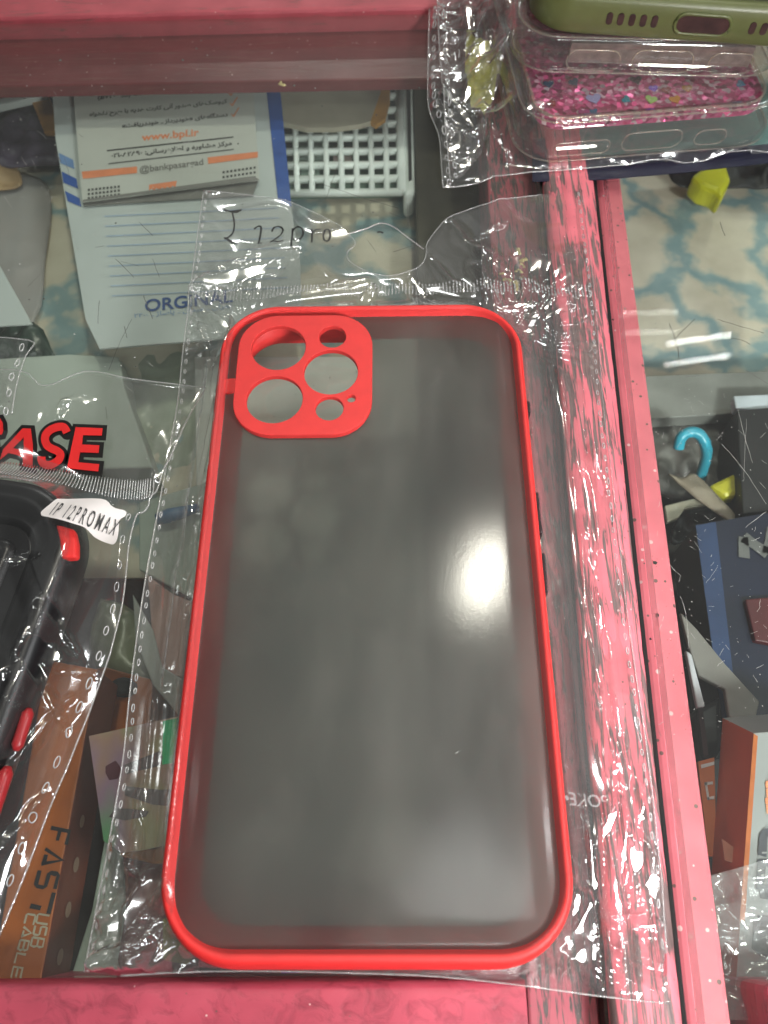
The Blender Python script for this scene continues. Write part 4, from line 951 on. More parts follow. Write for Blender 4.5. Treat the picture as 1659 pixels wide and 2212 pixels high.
RIDGES = [([(1341, 1737), (1309, 1805), (1337, 1866), (1350, 1880)], .0011, .0012), ([(1388, 1737), (1355, 1823), (1348, 1920), (1337, 2050), (1325, 2090)], .0014, .0013), ([(1410, 1850), (1420, 1920), (1412, 1985), (1380, 1995)], .0012, .0016),
          ([(1319, 2140), (1380, 2152), (1446, 2158)], .0008, .0012), ([(1286, 1760), (1285, 1900), (1283, 2064)], .0010, .0010), ([(1225, 2070), (1262, 2040), (1290, 2060), (1330, 2100)], .0014, .0015), ([(1235, 1990), (1262, 2010), (1275, 2050)], .0012, .0014),
          ([(421, 646), (457, 674), (499, 707), (503, 715)], .0020, .0014), ([(503, 715), (495, 771), (488, 821), (480, 900), (462, 1040)], .0009, .0008), ([(421, 650), (420, 678), (440, 730), (450, 782), (467, 815)], .0011, .0009), ([(452, 790), (440, 900), (425, 1010), (400, 1180), (375, 1350), (352, 1500)], .0008, .0008),
          ([(415, 608), (470, 575), (560, 548), (640, 540)], .0013, .0022), ([(1190, 640), (1172, 672), (1140, 700)], .0022, .0016), ([(1240, 640), (1205, 660), (1150, 730)], .0016, .0014), ([(1200, 790), (1230, 900), (1262, 1010)], .0007, .0009), ([(1265, 990), (1285, 1060), (1300, 1180)], .0009, .0010),
          ([(975, 474), (1010, 520), (1090, 575), (1170, 620)], .0012, .0022), ([(922, 540), (960, 590), (1000, 625)], .0012, .002), ([(790, 600), (700, 620), (600, 640)], .0011, .0016), ([(215, 2070), (262, 2040), (310, 1960), (330, 1900)], .0014, .0016), ([(225, 2085), (290, 2060), (350, 2050)], .0014, .0014), ([(210, 2040), (225, 1960), (232, 1900)], .0012, .0014), ([(240, 2090), (310, 2098), (330, 2106)], .0009, .0012), ([(300, 1720), (330, 1850), (345, 1960)], .0008, .0011)]
RIDGES = [([tuple(q[:2]) for q in spl([(*at(u, v, .003)[:2], 0) for u, v in P], 5)], a, w) for P, a, w in RIDGES]
FR = random.Random(21)
for (cx_, cy_), c2, nf, sp_ in zip(corners, cw, (5, 4, 9, 8), (.5, .6, .6, .5)):
    dirn = math.atan2(c2[1]-cy_, c2[0]-cx_)
    for q in range(nf):
        a_ = dirn+FR.gauss(0, sp_); r0 = .0085+FR.random()*.004; r1 = r0+.006+FR.random()*.016; b_ = a_+FR.gauss(0, .18)
        P = [(cx_+r0*math.cos(a_), cy_+r0*math.sin(a_)), (cx_+(r0+r1)/2*math.cos((a_+b_)/2), cy_+(r0+r1)/2*math.sin((a_+b_)/2)), (cx_+r1*math.cos(b_), cy_+r1*math.sin(b_))]
        RIDGES.append(([tuple(p[:2]) for p in spl([(*p, 0) for p in P], 4)], FR.uniform(.0011, .0030), FR.uniform(.0010, .0020)))
for v0, v1, u0, sd in ((760, 1250, 460, 1), (900, 1500, 440, 1), (1200, 1850, 385, 1), (1500, 2000, 330, 1), (800, 1300, 1215, -1), (1150, 1650, 1262, -1), (1400, 1900, 1290, -1), (1600, 2050, 1335, -1), (1700, 2100, 1385, -1)):
    P = [at(u0-sd*(v-v0)*.11*(1 if sd > 0 else 1.0)+FR.gauss(0, 5), v, .003)[:2] for v in (v0, v0*.7+v1*.3, v0*.35+v1*.65, v1)]
    RIDGES.append(([tuple(p[:2]) for p in spl([(*p, 0) for p in P], 5)], FR.uniform(.0007, .0014), FR.uniform(.0009, .0015)))
def folds(x, y, R):
    z = 0
    for P, a, w in R:
        d = np.full(np.shape(x), 9e9)
        for i in range(len(P)-1): d = np.minimum(d, seg_dist(x, y, P[i], P[i+1]))
        z = z+a*np.exp(-d/w)*(.7+.6*vnoise(x*160, y*160, 17))
    return z
def h_main_raw(x, y):
    x = np.asarray(x, float); y = np.asarray(y, float)
    d = sd_box(x, y-CYO, CW/2-.0012, CL/2-.0012, CR); e = poly_dist(x, y, hull_out); do = np.maximum(d, 0)
    ztop = .0119+.0008*np.exp(-((np.maximum(sd_box(x-(iL+iR)/2, y-(iT+iB)/2, (iR-iL)/2, (iT-iB)/2, .009), 0))/.002)**2)
    g = (e/(e+do+1e-6))**1.9*np.exp(-do/.011)
    z = z0+(ztop-z0)*np.clip(g, 0, 1)
    out = np.clip(do/.0025, 0, 1); hemf = np.clip(e/.0018, 0, 1)
    # radial pleats from the case corners towards the bag corners
    pl = 0
    for (cx_, cy_), c2, k, s in zip(corners, cw, (13, 14, 15, 16), (1, 2, 3, 4)):
        r = np.hypot(x-cx_, y-cy_); a = np.arctan2(y-cy_, x-cx_)
        dirn = math.atan2(c2[1]-cy_, c2[0]-cx_); da = np.abs((a-dirn+math.pi) % (2*math.pi)-math.pi)
        pl = pl+(np.abs((a*k/2+1.3*vnoise(a*4, r*90, s)) % 1.0-.5)-.25)*.0034*np.exp(-(da/.75)**2)*np.exp(-((r-.016)/.013)**2)
    mm = 1000.
    w = (ridged(x*mm/17+.35*np.sin(y*mm/13), y*mm/38, 2, 1)-.55)*.0014
    calm = np.clip((y-seal0[1])/.004, 0, 1)
    flap = (ridged((x+y*.5)*mm/22, (y-x*.3)*mm/15, 8, 1)-.5)*.0020+fbm(x*mm/18, y*mm/18, 4, 2)*.0014
    bump_ = w*(1-calm)*out+flap*calm
    low = np.clip((-.03-y)/.04, 0, 1)*np.clip((x-.03)/.02, 0, 1)+np.clip((-.045-y)/.03, 0, 1)*np.clip((-.03-x)/.015, 0, 1)*1.5
    cr1 = (ridged(x*mm/11+y*mm/30, y*mm/17, 12, 1)-.5)*.0040*low*out
    z = z+(pl*out+bump_+cr1+folds(x, y, RIDGES))*hemf
    z = z+np.where(d < 0, fbm(x*mm/14, y*mm/30, 5)*.0005*np.clip(-d/.003, 0, 1), 0)
    return np.maximum(z, .0004+.0002*hemf)
h_main = glinting(h_main_raw, [(1252, 2008, .0068, .0042, 62, LAMP_N), (1228, 1965, .004, .002, 70, LAMP_N), (1262, 2062, .003, .0018, 20, LAMP_N), (1345, 1985, .010, .0014, 94, LAMP_N), (1352, 1830, .007, .0008, 80, LAMP_N), (1322, 1770, .005, .0012, 65, LAMP_N), (1416, 1890, .0062, .0022, 95, LAMP_N), (1385, 1850, .0035, .0018, 80, LAMP_N), (1400, 2000, .0045, .0008, 5, LAMP_N), (1286, 1930, .0165, .0006, 92, LAMP_N), (1380, 2152, .006, .0006, -8, LAMP_N),
    (1188, 668, .0075, .0026, 42, LAMP_C), (1150, 698, .0055, .0018, 60, LAMP_C), (1222, 650, .004, .0014, 30, LAMP_C), (1120, 660, .006, .0012, 10, LAMP_C), (1255, 640, .003, .001, 80, LAMP_C), (500, 580, .016, .0026, 20, LAMP_C), (445, 668, .0075, .0012, -50, LAMP_C), (482, 694, .0062, .0014, -42, LAMP_C), (497, 770, .0085, .0007, 84, LAMP_C), (440, 735, .0085, .0006, -72, LAMP_C),
    (468, 830, .0065, .0010, 88, LAMP_C), (452, 960, .0085, .0008, 85, LAMP_C), (432, 1120, .008, .0006, 84, LAMP_R), (415, 1290, .007, .0006, 84, LAMP_R), (300, 1950, .0075, .0024, 58, LAMP_B), (236, 2010, .0055, .0018, 80, LAMP_B), (330, 2010, .005, .0014, 50, LAMP_B), (222, 2070, .003, .0016, 20, LAMP_B), (285, 2050, .005, .0009, 30, LAMP_B), (350, 2062, .0035, .0011, 40, LAMP_B), (392, 2090, .003, .0008, 35, LAMP_B), (240, 1900, .005, .0007, 82, LAMP_B),
    (1300, 1000, .006, .0010, 95, LAMP_R), (1285, 1180, .008, .0008, 94, LAMP_R), (1305, 1330, .007, .0007, 94, LAMP_N), (1345, 1560, .007, .0007, 95, LAMP_N), (790, 640, .005, .0018, 70, LAMP_C), (905, 610, .005, .0012, 120, LAMP_C), (1060, 480, .006, .0010, 35, LAMP_C)])
bag = thing('plastic_bag', (0, 0, .0002), 'clear plastic bag handwritten I 12pro, holding the red phone case', 'bag')
V, T, pl = film_mesh(outl, h_main, .002, 2)
cen = V[T].mean(1); dd = sd_box(cen[:, 0], cen[:, 1], CW/2-.0035, CL/2-.0035, CR)
flat = (sd_box(cen[:, 0], cen[:, 1]-CYO, CW/2+.0006, CL/2+.0006, CR) < 0) & ~(cen[:, 0] < -CW/2+.0035)
obj('front_film', V, T, [m_film, m_film_flat], bag, True, mi=flat.astype(int))
back = [at(u, v, .0003)[:2] for u, v in LEFT+BOT+RIGHT+[(1170, 418), (1095, 428), (975, 474), (922, 536), (870, 506), (822, 483), (785, 498), (745, 508), (660, 452), (530, 422)]]
Vb, Tb, _ = film_mesh(back, lambda x, y: np.full(x.shape, .00022), .006, 0)
obj('back_film', Vb, Tb, m_film_back, bag, True)
P_ = lambda L_: [at(u, v, z0)[:2] for u, v in L_]
def dl_(L_, n=5): return [p[:2] for p in spl([(*q, 0) for q in P_(L_)], n)]
hem('hem', dl_(LEFT), h_main, .00020, bag); hem('hem', dl_(RIGHT), h_main, .00020, bag); hem('hem', dl_(TOPR+HOLE+TOPL+[LEFT[0]]), h_main, .00013, bag); hem('hem', dl_(BOT), h_main, .00018, bag)
hem('fold_edge', dl_([(745, 506), (785, 496), (822, 482), (850, 490), (880, 512), (915, 538)]), lambda x, y: h_main(x, y)*0+.0006, .00018, bag, filmy('fold_film', (.93, .85, .86), 2.5, .15, .3))
mb = MB(); dashes(mb, dl_(LEFT), h_main, .0011, .0032, .0015, .00055); mb.build('side_seam', m_seam, bag, True)
mb = MB(); dashes(mb, dl_(RIGHT), h_main, .0011, .0032, .0015, .00055)
mb.build('side_seam', m_seam, bag, True)
mb = MB()
n = 118
for i in range(n):
    c = seal0+(seal1-seal0)*(i+.5)/n
    for j in range(5):
        if random.random() < .08: continue
        p = c+np.array([random.gauss(0, 1)*.00006, (j-2)*.00092-.0003+.0012*math.sin(i*.09)*.3])
        ln = .00066*random.uniform(.7, 1.2); q = [(p[0]-.00017, p[1]-ln/2), (p[0]+.00017, p[1]-ln/2), (p[0]+.00017, p[1]+ln/2), (p[0]-.00017, p[1]+ln/2)]
        zz = float(h_main(np.array([p[0]]), np.array([p[1]]))[0])
        mb.add([(a_, b_, zz+.00012) for a_, b_ in q]+[(p[0], p[1], zz+.0003)], [(0, 1, 4), (1, 2, 4), (2, 3, 4), (3, 0, 4)])
mb.build('seal_strip', m_seam, bag)
INK = [[(484, 456), (500, 461), (523, 459)], [(486, 459), (510, 463), (521, 458)], [(503, 464), (506, 480), (504, 500), (497, 512), (487, 522)], [(485, 520), (490, 518), (500, 524), (513, 530)], [(487, 517), (500, 527), (514, 528)],
       [(549, 494), (558, 488), (564, 491), (562, 508), (558, 529)], [(556, 526), (566, 527)],
       [(587, 500), (592, 491), (603, 489), (611, 496), (607, 507), (595, 518), (584, 527)], [(584, 527), (592, 524), (602, 528), (613, 525)],
       [(633, 498), (632, 515), (630, 542)], [(633, 504), (641, 497), (652, 500), (656, 511), (650, 522), (640, 526), (633, 522)],
       [(674, 500), (675, 515), (674, 530)], [(676, 510), (683, 502), (693, 501)], [(700, 512), (704, 503), (711, 504), (714, 514), (709, 524), (701, 523), (699, 514), (703, 507)], [(815, 506), (822, 505), (828, 508)], [(523, 441), (525, 442)]]
mb = MB()
for s in INK:
    P = [p[:2] for p in spl([(*at(u, v, .001)[:2], 0) for u, v in s], 5)]
    mb.add(*ribbon(P, .00055, lambda x, y: float(h_main(np.array([x]), np.array([y]))[0])+.0003))
mb.build('handwriting', m_ink, bag)
mb = MB(); lay_text(mb, 'POKE•', (1208, 1745), (1322, 1742), lambda x, y: float(h_main(np.array([x]), np.array([y]))[0])+.0003, .9, .012, zp=.004, mirror=True)
mb.build('mirrored_print', filmy('faint_white_print', (.97, .97, .97), 1, .3, .22), bag)

# --- left bag with the black rugged case
c0 = at(227, 1086, .006)[:2]; dn = at(72, 1522, .006)[:2]-c0; dn /= np.linalg.norm(dn); axr = np.array([-dn[1], dn[0]])     # +x to the right
RWd, RL = .084, .168
oc = c0+dn*RL/2-axr*RWd/2
m_red2 = plain('dull_red_plastic', (.34, .02, .024), .3, .1, 300)
rug = thing('phone_case', (oc[0], oc[1], .0006), 'black rugged phone case with red accents inside the printed CASE bag', 'phone case')
O1 = (oc[0], oc[1], 0)
prof1 = [(-.006, -.006, -.006, .001), (-.001, -.001, -.001, .001), (.0004, .0004, .0004, .004), (.0004, .0004, .0004, .009), (-.0008, -.0008, -.0008, .0120), (-.003, -.003, -.003, .0128), (-.006, -.006, -.006, .0124), (-.0075, -.0075, -.0075, .0106), (-.009, -.009, -.009, .0105), (-.0105, -.0105, -.0105, .0096)]
hull(prof1, RWd, RL, .017, .0006, O1, axr, 'bumper', m_black, rug, 14)
V, F = prism(rr(-RWd/2+.010, RWd/2-.010, -RL/2+.010, RL/2-.010, .008), .004, .0100); bevel(obj('back_plate', xf(V, O1, axr), F, m_black, rug, False), .0005)
V, F = sweep([(-.014, -.014, -.014, .0100), (-.0150, -.0150, -.0150, .0112), (-.0165, -.0165, -.0165, .0112), (-.0175, -.0175, -.0175, .0100)], RWd, RL, .017, 10, False); obj('raised_frame', xf(V, O1, axr, .0002), F, m_black, rug, True)
mb = MB(); P = ats([(118, 1130), (160, 1142), (166, 1170), (166, 1203), (131, 1206), (128, 1170)], .0136); mb.add([tuple(p) for p in P], [tuple(range(6))])
V, F = prism([tuple(p[:2]) for p in P], .0110, .0137); bevel(obj('corner_accent', V, F, m_red, rug, False), .0008, 3)
def capsule(a, b, r, z, name, parent, m):
    a = at(*a, z); b = at(*b, z); pts = [a+(b-a)*k/8 for k in range(9)]; rad = [r*.45]+[r]*7+[r*.45]; return obj(name, *tube(pts, rad, 10), m, parent, True)
capsule((64, 1530), (34, 1622), .0012, .0100, 'side_button', rug, m_red2); capsule((18, 1655), (-22, 1775), .0014, .0100, 'side_button', rug, m_red2)
capsule((112, 1098), (84, 1095), .0016, .0095, 'top_accent', rug, m_red)
LB = [(-140, 800), (40, 800), (96, 834), (185, 802), (281, 818), (445, 838), (408, 900), (370, 983), (350, 1030), (332, 1076), (312, 1105), (296, 1112), (284, 1150), (277, 1190), (274, 1225), (265, 1302), (250, 1365), (237, 1415), (215, 1477), (190, 1547), (168, 1600), (145, 1659), (110, 1740), (50, 1899), (-10, 2040), (-140, 2060)]
lo = [at(u, v, .0012)[:2] for u, v in LB]
s0, s1 = at(-40, 1040, .0015)[:2], at(335, 1062, .0015)[:2]
def h_left_raw(x, y):
    x = np.asarray(x, float); y = np.asarray(y, float); dx = x-oc[0]; dy = y-oc[1]
    lx = dx*axr[0]+dy*axr[1]; ly = -dx*axr[1]+dy*axr[0]
    d = sd_box(lx, ly, RWd/2-.001, RL/2-.001, .016); e = poly_dist(x, y, lo); do = np.maximum(d, 0)
    g = (e/(e+do+1e-6))**1.6*np.exp(-do/.013); z = .0012+(.0140-.0012)*np.clip(g, 0, 1)
    mm = 1000.; out = np.clip(do/.003, 0, 1); hf = np.clip(e/.0015, 0, 1)
    w = (ridged((lx+ly*.2)*mm/15, ly*mm/24, 31, 1)-.5)*.0028
    inn_ = (ridged((lx*.8+ly*.6)*mm/12, (ly*.8-lx*.6)*mm/26, 41, 1)-.55)*.0016
    return np.maximum(z+(w*out+inn_*(1-out))*hf, .0011)
h_left = glinting(h_left_raw, [(128, 862, .004, .0018, 60, LAMP_C), (170, 845, .0055, .0016, 12, LAMP_C), (75, 880, .003, .0012, 80, LAMP_C), (335, 1060, .003, .0012, 30, LAMP_C), (355, 990, .006, .0008, 55, LAMP_C), (122, 1430, .0036, .0028, 0, LAMP_C), (90, 1395, .0055, .0007, 78, LAMP_C), (112, 1500, .008, .0007, 118, LAMP_C), (70, 1245, .004, .0009, 10, LAMP_C), (172, 1222, .003, .0008, 80, LAMP_C), (45, 1650, .012, .0011, 62, LAMP_C), (12, 1560, .009, .0014, 70, LAMP_C), (165, 1450, .005, .0007, 5, LAMP_C), (150, 1370, .005, .0006, 120, LAMP_C), (30, 1790, .010, .0012, 62, LAMP_C)], 3)
bag2 = thing('plastic_bag', (lo[0][0]+.06, lo[0][1]-.05, .0008), 'clear plastic bag with red and black CASE lettering and a white sticker', 'bag')
V, T, pl = film_mesh(lo, h_left, .002, 2); obj('front_film', V, T, m_film_dark, bag2, True)
Vb, Tb, _ = film_mesh(lo, lambda x, y: np.full(x.shape, .00025), .006, 0); obj('back_film', Vb, Tb, m_film_back, bag2, True)
def dl2(L_, z=.0012, n=4): return [p[:2] for p in spl([(*at(u, v, z)[:2], 0) for u, v in L_], n)]
hem('hem', dl2(LB[:6]), h_left, .00016, bag2); hem('hem', dl2(LB[5:25]), h_left, .00022, bag2)
mb = MB(); dashes(mb, dl2(LB[10:25]), h_left, -.0018, .0058, .0022, .0009, .00013); mb.build('side_seam', m_seam, bag2, True)
mb = MB()
for i in range(64):
    c = s0+(s1-s0)*(i+.5)/64; t_ = (s1-s0)/np.linalg.norm(s1-s0); nn = np.array([-t_[1], t_[0]])+t_*-.12
    P = [c+nn*q for q in (-.0024, -.001, .0004, .0018, .0030)]; zz = h_left(np.array([p[0] for p in P]), np.array([p[1] for p in P]))
    mb.add(*tube([(p[0], p[1], q+.0002) for p, q in zip(P, zz)], .00014, 4))
mb.build('seal_strip', m_seam, bag2, True)
# lettering C A S E traced as strokes: black outline below, red face above (pixel outlines of the letters)
k = lambda q: [(x/6.399, (1020+y/5.53)/1.1573) for x, y in q]
S6 = lambda q: [(x/5.53/1.1573, (1020+y/5.53)/1.1573) for x, y in q]
A_out = S6([(15, 735), (60, 590), (330, 300), (440, 305), (468, 520), (465, 850), (335, 822), (330, 705), (240, 665), (130, 640)])
A_in = S6([(195, 575), (345, 420), (345, 605)])
S_cl = [(940, 360), (900, 290), (840, 280), (760, 300), (690, 340), (645, 400), (640, 470), (670, 540), (740, 585), (800, 610), (850, 660), (830, 730), (770, 780), (690, 810), (620, 790), (590, 740), (590, 690)]
E_out = S6([(1060, 285), (1430, 300), (1420, 400), (1160, 395), (1145, 525), (1385, 535), (1375, 640), (1120, 630), (1095, 770), (1385, 795), (1370, 895), (940, 850)])
C_out = S6([(-120, 300), (-60, 170), (20, 160), (55, 230), (60, 330), (40, 385), (-10, 395), (-20, 300), (-50, 420), (-40, 560), (-10, 600), (-20, 720), (-110, 640)])
zl = lambda x, y: .0034
def fillpoly(outer, holes, z0_, z1_):
    w_ = lambda q: [tuple(at(u, v, .0030)[:2]) for u, v in q]
    V, F = holes_mesh(w_(outer), [w_(h) for h in holes], z0_, z1_); return V, F
def inflate(q, r):
    P = np.array(q); n = len(P); out = []
    ar = sum(P[i][0]*P[(i+1) % n][1]-P[(i+1) % n][0]*P[i][1] for i in range(n)); sg = 1 if ar > 0 else -1
    for i in range(n):
        a = P[i]-P[i-1]; b = P[(i+1) % n]-P[i]; a /= np.linalg.norm(a); b /= np.linalg.norm(b)
        na = np.array([a[1], -a[0]])*sg; nb = np.array([b[1], -b[0]])*sg; m_ = na+nb; m_ /= max(np.linalg.norm(m_), .35); k_ = r/max(.55, m_.dot(na)); out.append(tuple(P[i]+m_*k_))
    return out
S_px = spl([(*p, 0) for p in S6(S_cl)], 5); S_px = [(p[0], p[1]) for p in S_px]
def fat(line, w):
    P = np.array(line); Lf = []; Rt = []
    for i in range(len(P)):
        t_ = P[min(i+1, len(P)-1)]-P[max(i-1, 0)]; t_ /= np.linalg.norm(t_); n_ = np.array([-t_[1], t_[0]]); Lf.append(P[i]+n_*w); Rt.append(P[i]-n_*w)
    return Lf, Rt
def s_strip(w, z0_, z1_):
    Lf, Rt = fat(S_px, w); V = []; F = []
    for a, b in zip(Lf, Rt):
        for q in (a, b): p = at(*q, .0030); V.append((p[0], p[1], z1_))
    for i in range(len(Lf)-1): F.append((2*i, 2*i+1, 2*i+3, 2*i+2))
    return V, F
mbk = MB(); mrd = MB()
for q in (A_out, E_out, C_out):
    mbk.add(*fillpoly(inflate(q, 8.5), [], .0032, .0034)); 
mrd.add(*fillpoly(A_out, [A_in], .0036, .0037)); mrd.add(*fillpoly(E_out, [], .0036, .0037)); mrd.add(*fillpoly(C_out, [], .0036, .0037))
# S: extend outline ends a little
mbk.add(*s_strip(16.0, .0032, .0034)); mrd.add(*s_strip(8.6, .0036, .0037))
for e_, r_ in ((S_px[0], 15.0), (S_px[-1], 15.0)):
    p = [at(e_[0]+r_*math.cos(a*.5236), e_[1]+r_*math.sin(a*.5236), .003) for a in range(12)]; mbk.add([(q[0], q[1], .00345) for q in p], [tuple(range(12))])
mbk.build('black_outline', plain('black_print_ink', (.008, .007, .007), .35), bag2); mrd.build('red_letters', plain('red_print_ink', (.68, .02, .02), .35), bag2)
# sticker on the film
st = [(127.0, 1074), (220.3, 1080), (246.3, 1098), (269.6, 1103), (270.5, 1112), (255.8, 1124), (252.3, 1160), (245.4, 1175), (231.6, 1172), (203.1, 1158), (183.2, 1140), (155.5, 1132), (95.0, 1115), (87.3, 1108), (89.0, 1100), (116.7, 1076)]
sz = lambda x, y: h_left(x, y)*.4+.0062
st_z = lambda x, y: .0172+.0008*np.sin((x*.5-y)*420)
stk = [at(u, v, .0172)[:2] for u, v in st]
stc = [p[:2] for p in spl([(*p, 0) for p in stk+[stk[0]]], 4)][:-1]
Vs, Ts, _ = film_mesh(stc, st_z, .0015, 0)
obj('sticker', Vs, Ts, plain('white_sticker', (.86, .80, .78), .5, .03), bag2, True)
mb = MB(); lay_text(mb, 'IP', (119, 1121), (160, 1120), lambda x, y: float(st_z(x, y))+.0003, 1.5, .006, zp=.0174)
mb.V = []; mb.F = []; mb.I = []
lay_text(mb, 'I P   1 2 P R O M A X', (107, 1112), (243, 1154), lambda x, y: float(st_z(x, y))+.0003, 3.0, .004, zp=.0174)
mb.build('sticker_text', m_dark_print, bag2)

# --- small bag corner
SB = [(-140, 730), (66, 741), (60, 775), (48, 810), (38, 850), (30, 900), (-140, 940)]
sbo = [at(u, v, .002)[:2] for u, v in SB]
def h_small(x, y):
    mm = 1000.; e = poly_dist(x, y, sbo); return .0032+(ridged(np.asarray(x)*mm/9, np.asarray(y)*mm/12, 51)-.5)*.0018*np.clip(e/.002, 0, 1)
bag3 = thing('plastic_bag', (sbo[0][0]+.04, sbo[0][1]-.03, .002), 'small clear bag corner at the left edge over the dark green pack', 'bag')
V, T, pl = film_mesh(sbo, h_small, .0018, 2); obj('front_film', V, T, m_film, bag3, True)
hem('hem', dl2(SB[:6], .002), h_small, .0002, bag3)
mb = MB(); dashes(mb, dl2(SB[1:6], .002), h_small, -.0014, .005, .0024, .001, .00016); mb.build('side_seam', m_seam, bag3, True)

# ------------------------------------------------------------------ stacked cases in the top right corner
def local_frame(pl_, pr_, z): a = at(*pl_, z)[:2]; b = at(*pr_, z)[:2]; ax = (b-a)/np.linalg.norm(b-a); return a, ax, np.array([-ax[1], ax[0]])
def ring_prof(zt, lip=.0022): return [(-.0022, -.0022, -.0022, .0012), (-.0012, -.0012, -.0012, .0002), (0, 0, 0, .0012), (.0003, .0003, .0003, zt*.5), (0, 0, 0, zt-.0018), (-.0008, -.0008, -.0008, zt-.0004), (-.0018, -.0018, -.0018, zt), (-lip-.0006, -lip-.0006, -lip-.0006, zt-.0004), (-lip-.0010, -lip-.0010, -lip-.0010, zt-.0016), (-lip-.0008, -lip-.0008, -lip-.0008, zt*.4)]
def slot_loops(mb, items, o, ax, ay, hw, hl, zoff, r=.00035):
    """rounded slots drawn on the bottom wall: (x0, x1, z0, z1) in the wall plane"""
    for x0_, x1_, za, zb in items:
        R = min((zb-za)/2, .003); lp = rr(x0_, x1_, za, zb, R*.98, 5)
        mb.add(*tube([(o[0]+ax[0]*p[0]-ay[0]*(hl+.0004), o[1]+ax[1]*p[0]-ay[1]*(hl+.0004), zoff+p[1]) for p in lp], r*.6, 5, closed=True))
SW, SL, SR = .080, .158, .0125
# glitter case on the glass
a, ax, ay = local_frame((1128, 338), (1640, 297), .004)
og = a+ax*(SW/2-.001)+ay*SL/2; OG = (og[0], og[1], 0)
ZG = .0004
gc = thing('phone_case', (og[0], og[1], ZG), 'clear phone case filled with pink glitter and coloured hearts, lowest of the stacked cases', 'phone case')
V, F = sweep(ring_prof(.0130, .0045), SW, SL, SR, 12); obj('clear_bumper', xf(V, OG, ax, ZG), F, m_clear, gc, True)
def glitter_mat():
    m, t, o = base('pink_glitter'); p = N(t, 'ShaderNodeBsdfPrincipled', Roughness=.25, Metallic=.35)
    v = N(t, 'ShaderNodeTexVoronoi', Scale=760.0); L(t, coords(t), v.inputs['Vector'])
    wn = N(t, 'ShaderNodeTexWhiteNoise'); L(t, v.outputs['Position'], wn.inputs['Vector'])
    r = ramp(t, wn.outputs['Value'], [(.0, (.38, .02, .12)), (.4, (.82, .07, .30)), (.8, (.98, .24, .50)), (.96, (1, .85, .92))]); L(t, r.outputs['Color'], p.inputs['Base Color'])
    g = N(t, 'ShaderNodeNewGeometry'); s = N(t, 'ShaderNodeVectorMath', _operation='SUBTRACT'); L(t, wn.outputs['Color'], s.inputs[0]); s.inputs[1].default_value = (.5, .5, .5)
    sc = N(t, 'ShaderNodeVectorMath', _operation='SCALE'); L(t, s.outputs[0], sc.inputs[0]); sc.inputs['Scale'].default_value = 1.3
    ad = N(t, 'ShaderNodeVectorMath', _operation='ADD'); L(t, g.outputs['Normal'], ad.inputs[0]); L(t, sc.outputs[0], ad.inputs[1])
    no = N(t, 'ShaderNodeVectorMath', _operation='NORMALIZE'); L(t, ad.outputs[0], no.inputs[0]); L(t, no.outputs[0], p.inputs['Normal'])
    L(t, p.outputs['BSDF'], o.inputs['Surface']); return m
V, F = prism(rr(-SW/2+.0056, SW/2-.0056, -SL/2+.0040, SL/2-.0056, .008), .0085, .0112); obj('glitter_plate', xf(V, OG, ax, ZG), F, glitter_mat(), gc, False)
V, F = prism(rr(-SW/2+.0055, SW/2-.0055, -SL/2+.0055, SL/2-.0055, .010), .0114, .0128); bevel(obj('clear_back', xf(V, OG, ax, ZG), F, filmy('clear_acrylic', (.96, .95, .95), 1.2, .04, .015, bump=0), gc, False), .0006)
hz = .0117+ZG
hearts = [(1283, 212, 13, (.42, .45, .75), .2), (1407, 214, 10, (.5, .85, .2), -.3), (1459, 214, 10, (.75, .36, .02), .3), (1353, 214, 8, (.02, .33, .42), .9), (1412, 190, 8, (.25, .06, .8), .1), (1440, 194, 9, (.33, .02, .03), .2), (1485, 190, 9, (.5, .24, .02), .1), (1240, 176, 9, (.01, .07, .16), .5), (1185, 180, 9, (.01, .07, .16), .1), (1205, 186, 9, (.42, .04, .18), .5), (1192, 222, 9, (.33, .02, .03), .7), (1283, 240, 7, (.02, .12, .3), .3), (1262, 243, 10, (.45, .06, .25), .1), (1510, 176, 8, (.4, .03, .14), .4), (1375, 172, 10, (.02, .02, .05), .2), (1580, 205, 8, (.5, .08, .2), .6), (1600, 180, 8, (.1, .3, .5), 1.1)]
for i, (u, v, s_, c, rot) in enumerate(hearts):
    p = at(u, v, hz); sc_ = 1.3*s_*np.linalg.norm(at(u+1, v, hz)-p); P = []
    for k_ in range(22):
        t_ = k_*2*math.pi/22; x = math.sin(t_)**3; y = (13*math.cos(t_)-5*math.cos(2*t_)-2*math.cos(3*t_)-math.cos(4*t_))/16
        P.append((p[0]+sc_*(x*math.cos(rot)-y*math.sin(rot)), p[1]+sc_*1.1*(x*math.sin(rot)+y*math.cos(rot))))
    V, F = prism(P, hz-.0002, hz); obj('heart_sequin', V, F, plain('sequin_%d' % i, c, .22, .05, metal=.4), gc, False)
mb = MB(); slot_loops(mb, [(-.030, -.013, .003, .0075), (-.0095, .0085, .003, .009), (.0125, .022, .003, .008)], og, ax, ay, SW/2, SL/2, ZG); mb.build('port_slot', m_clear_edge, gc, True)
V, F = sweep([(.0002, .0002, .0002, .0010), (.0005, .0005, .0005, .0006)], SW, SL, SR, 12, False)
hl = []
for zz, oo in ((.0128, -.0012), (.0006, -.0002)):
    lp = rr(-SW/2-oo, SW/2+oo, -SL/2-oo, SL/2+oo, SR, 12); hl.append(tube(xf([(x, y, zz) for x, y in lp], OG, ax, ZG), .0003, 5, True))
mb = MB(); [mb.add(*q) for q in hl]; lp = rr(-SW/2+.0054, SW/2-.0054, -SL/2+.0038, SL/2-.0054, .009, 10); mb.add(*tube(xf([(x, y, .0124) for x, y in lp], OG, ax, ZG), .0005, 6, True)); mb.build('clear_edge', m_clear_edge, gc, True)
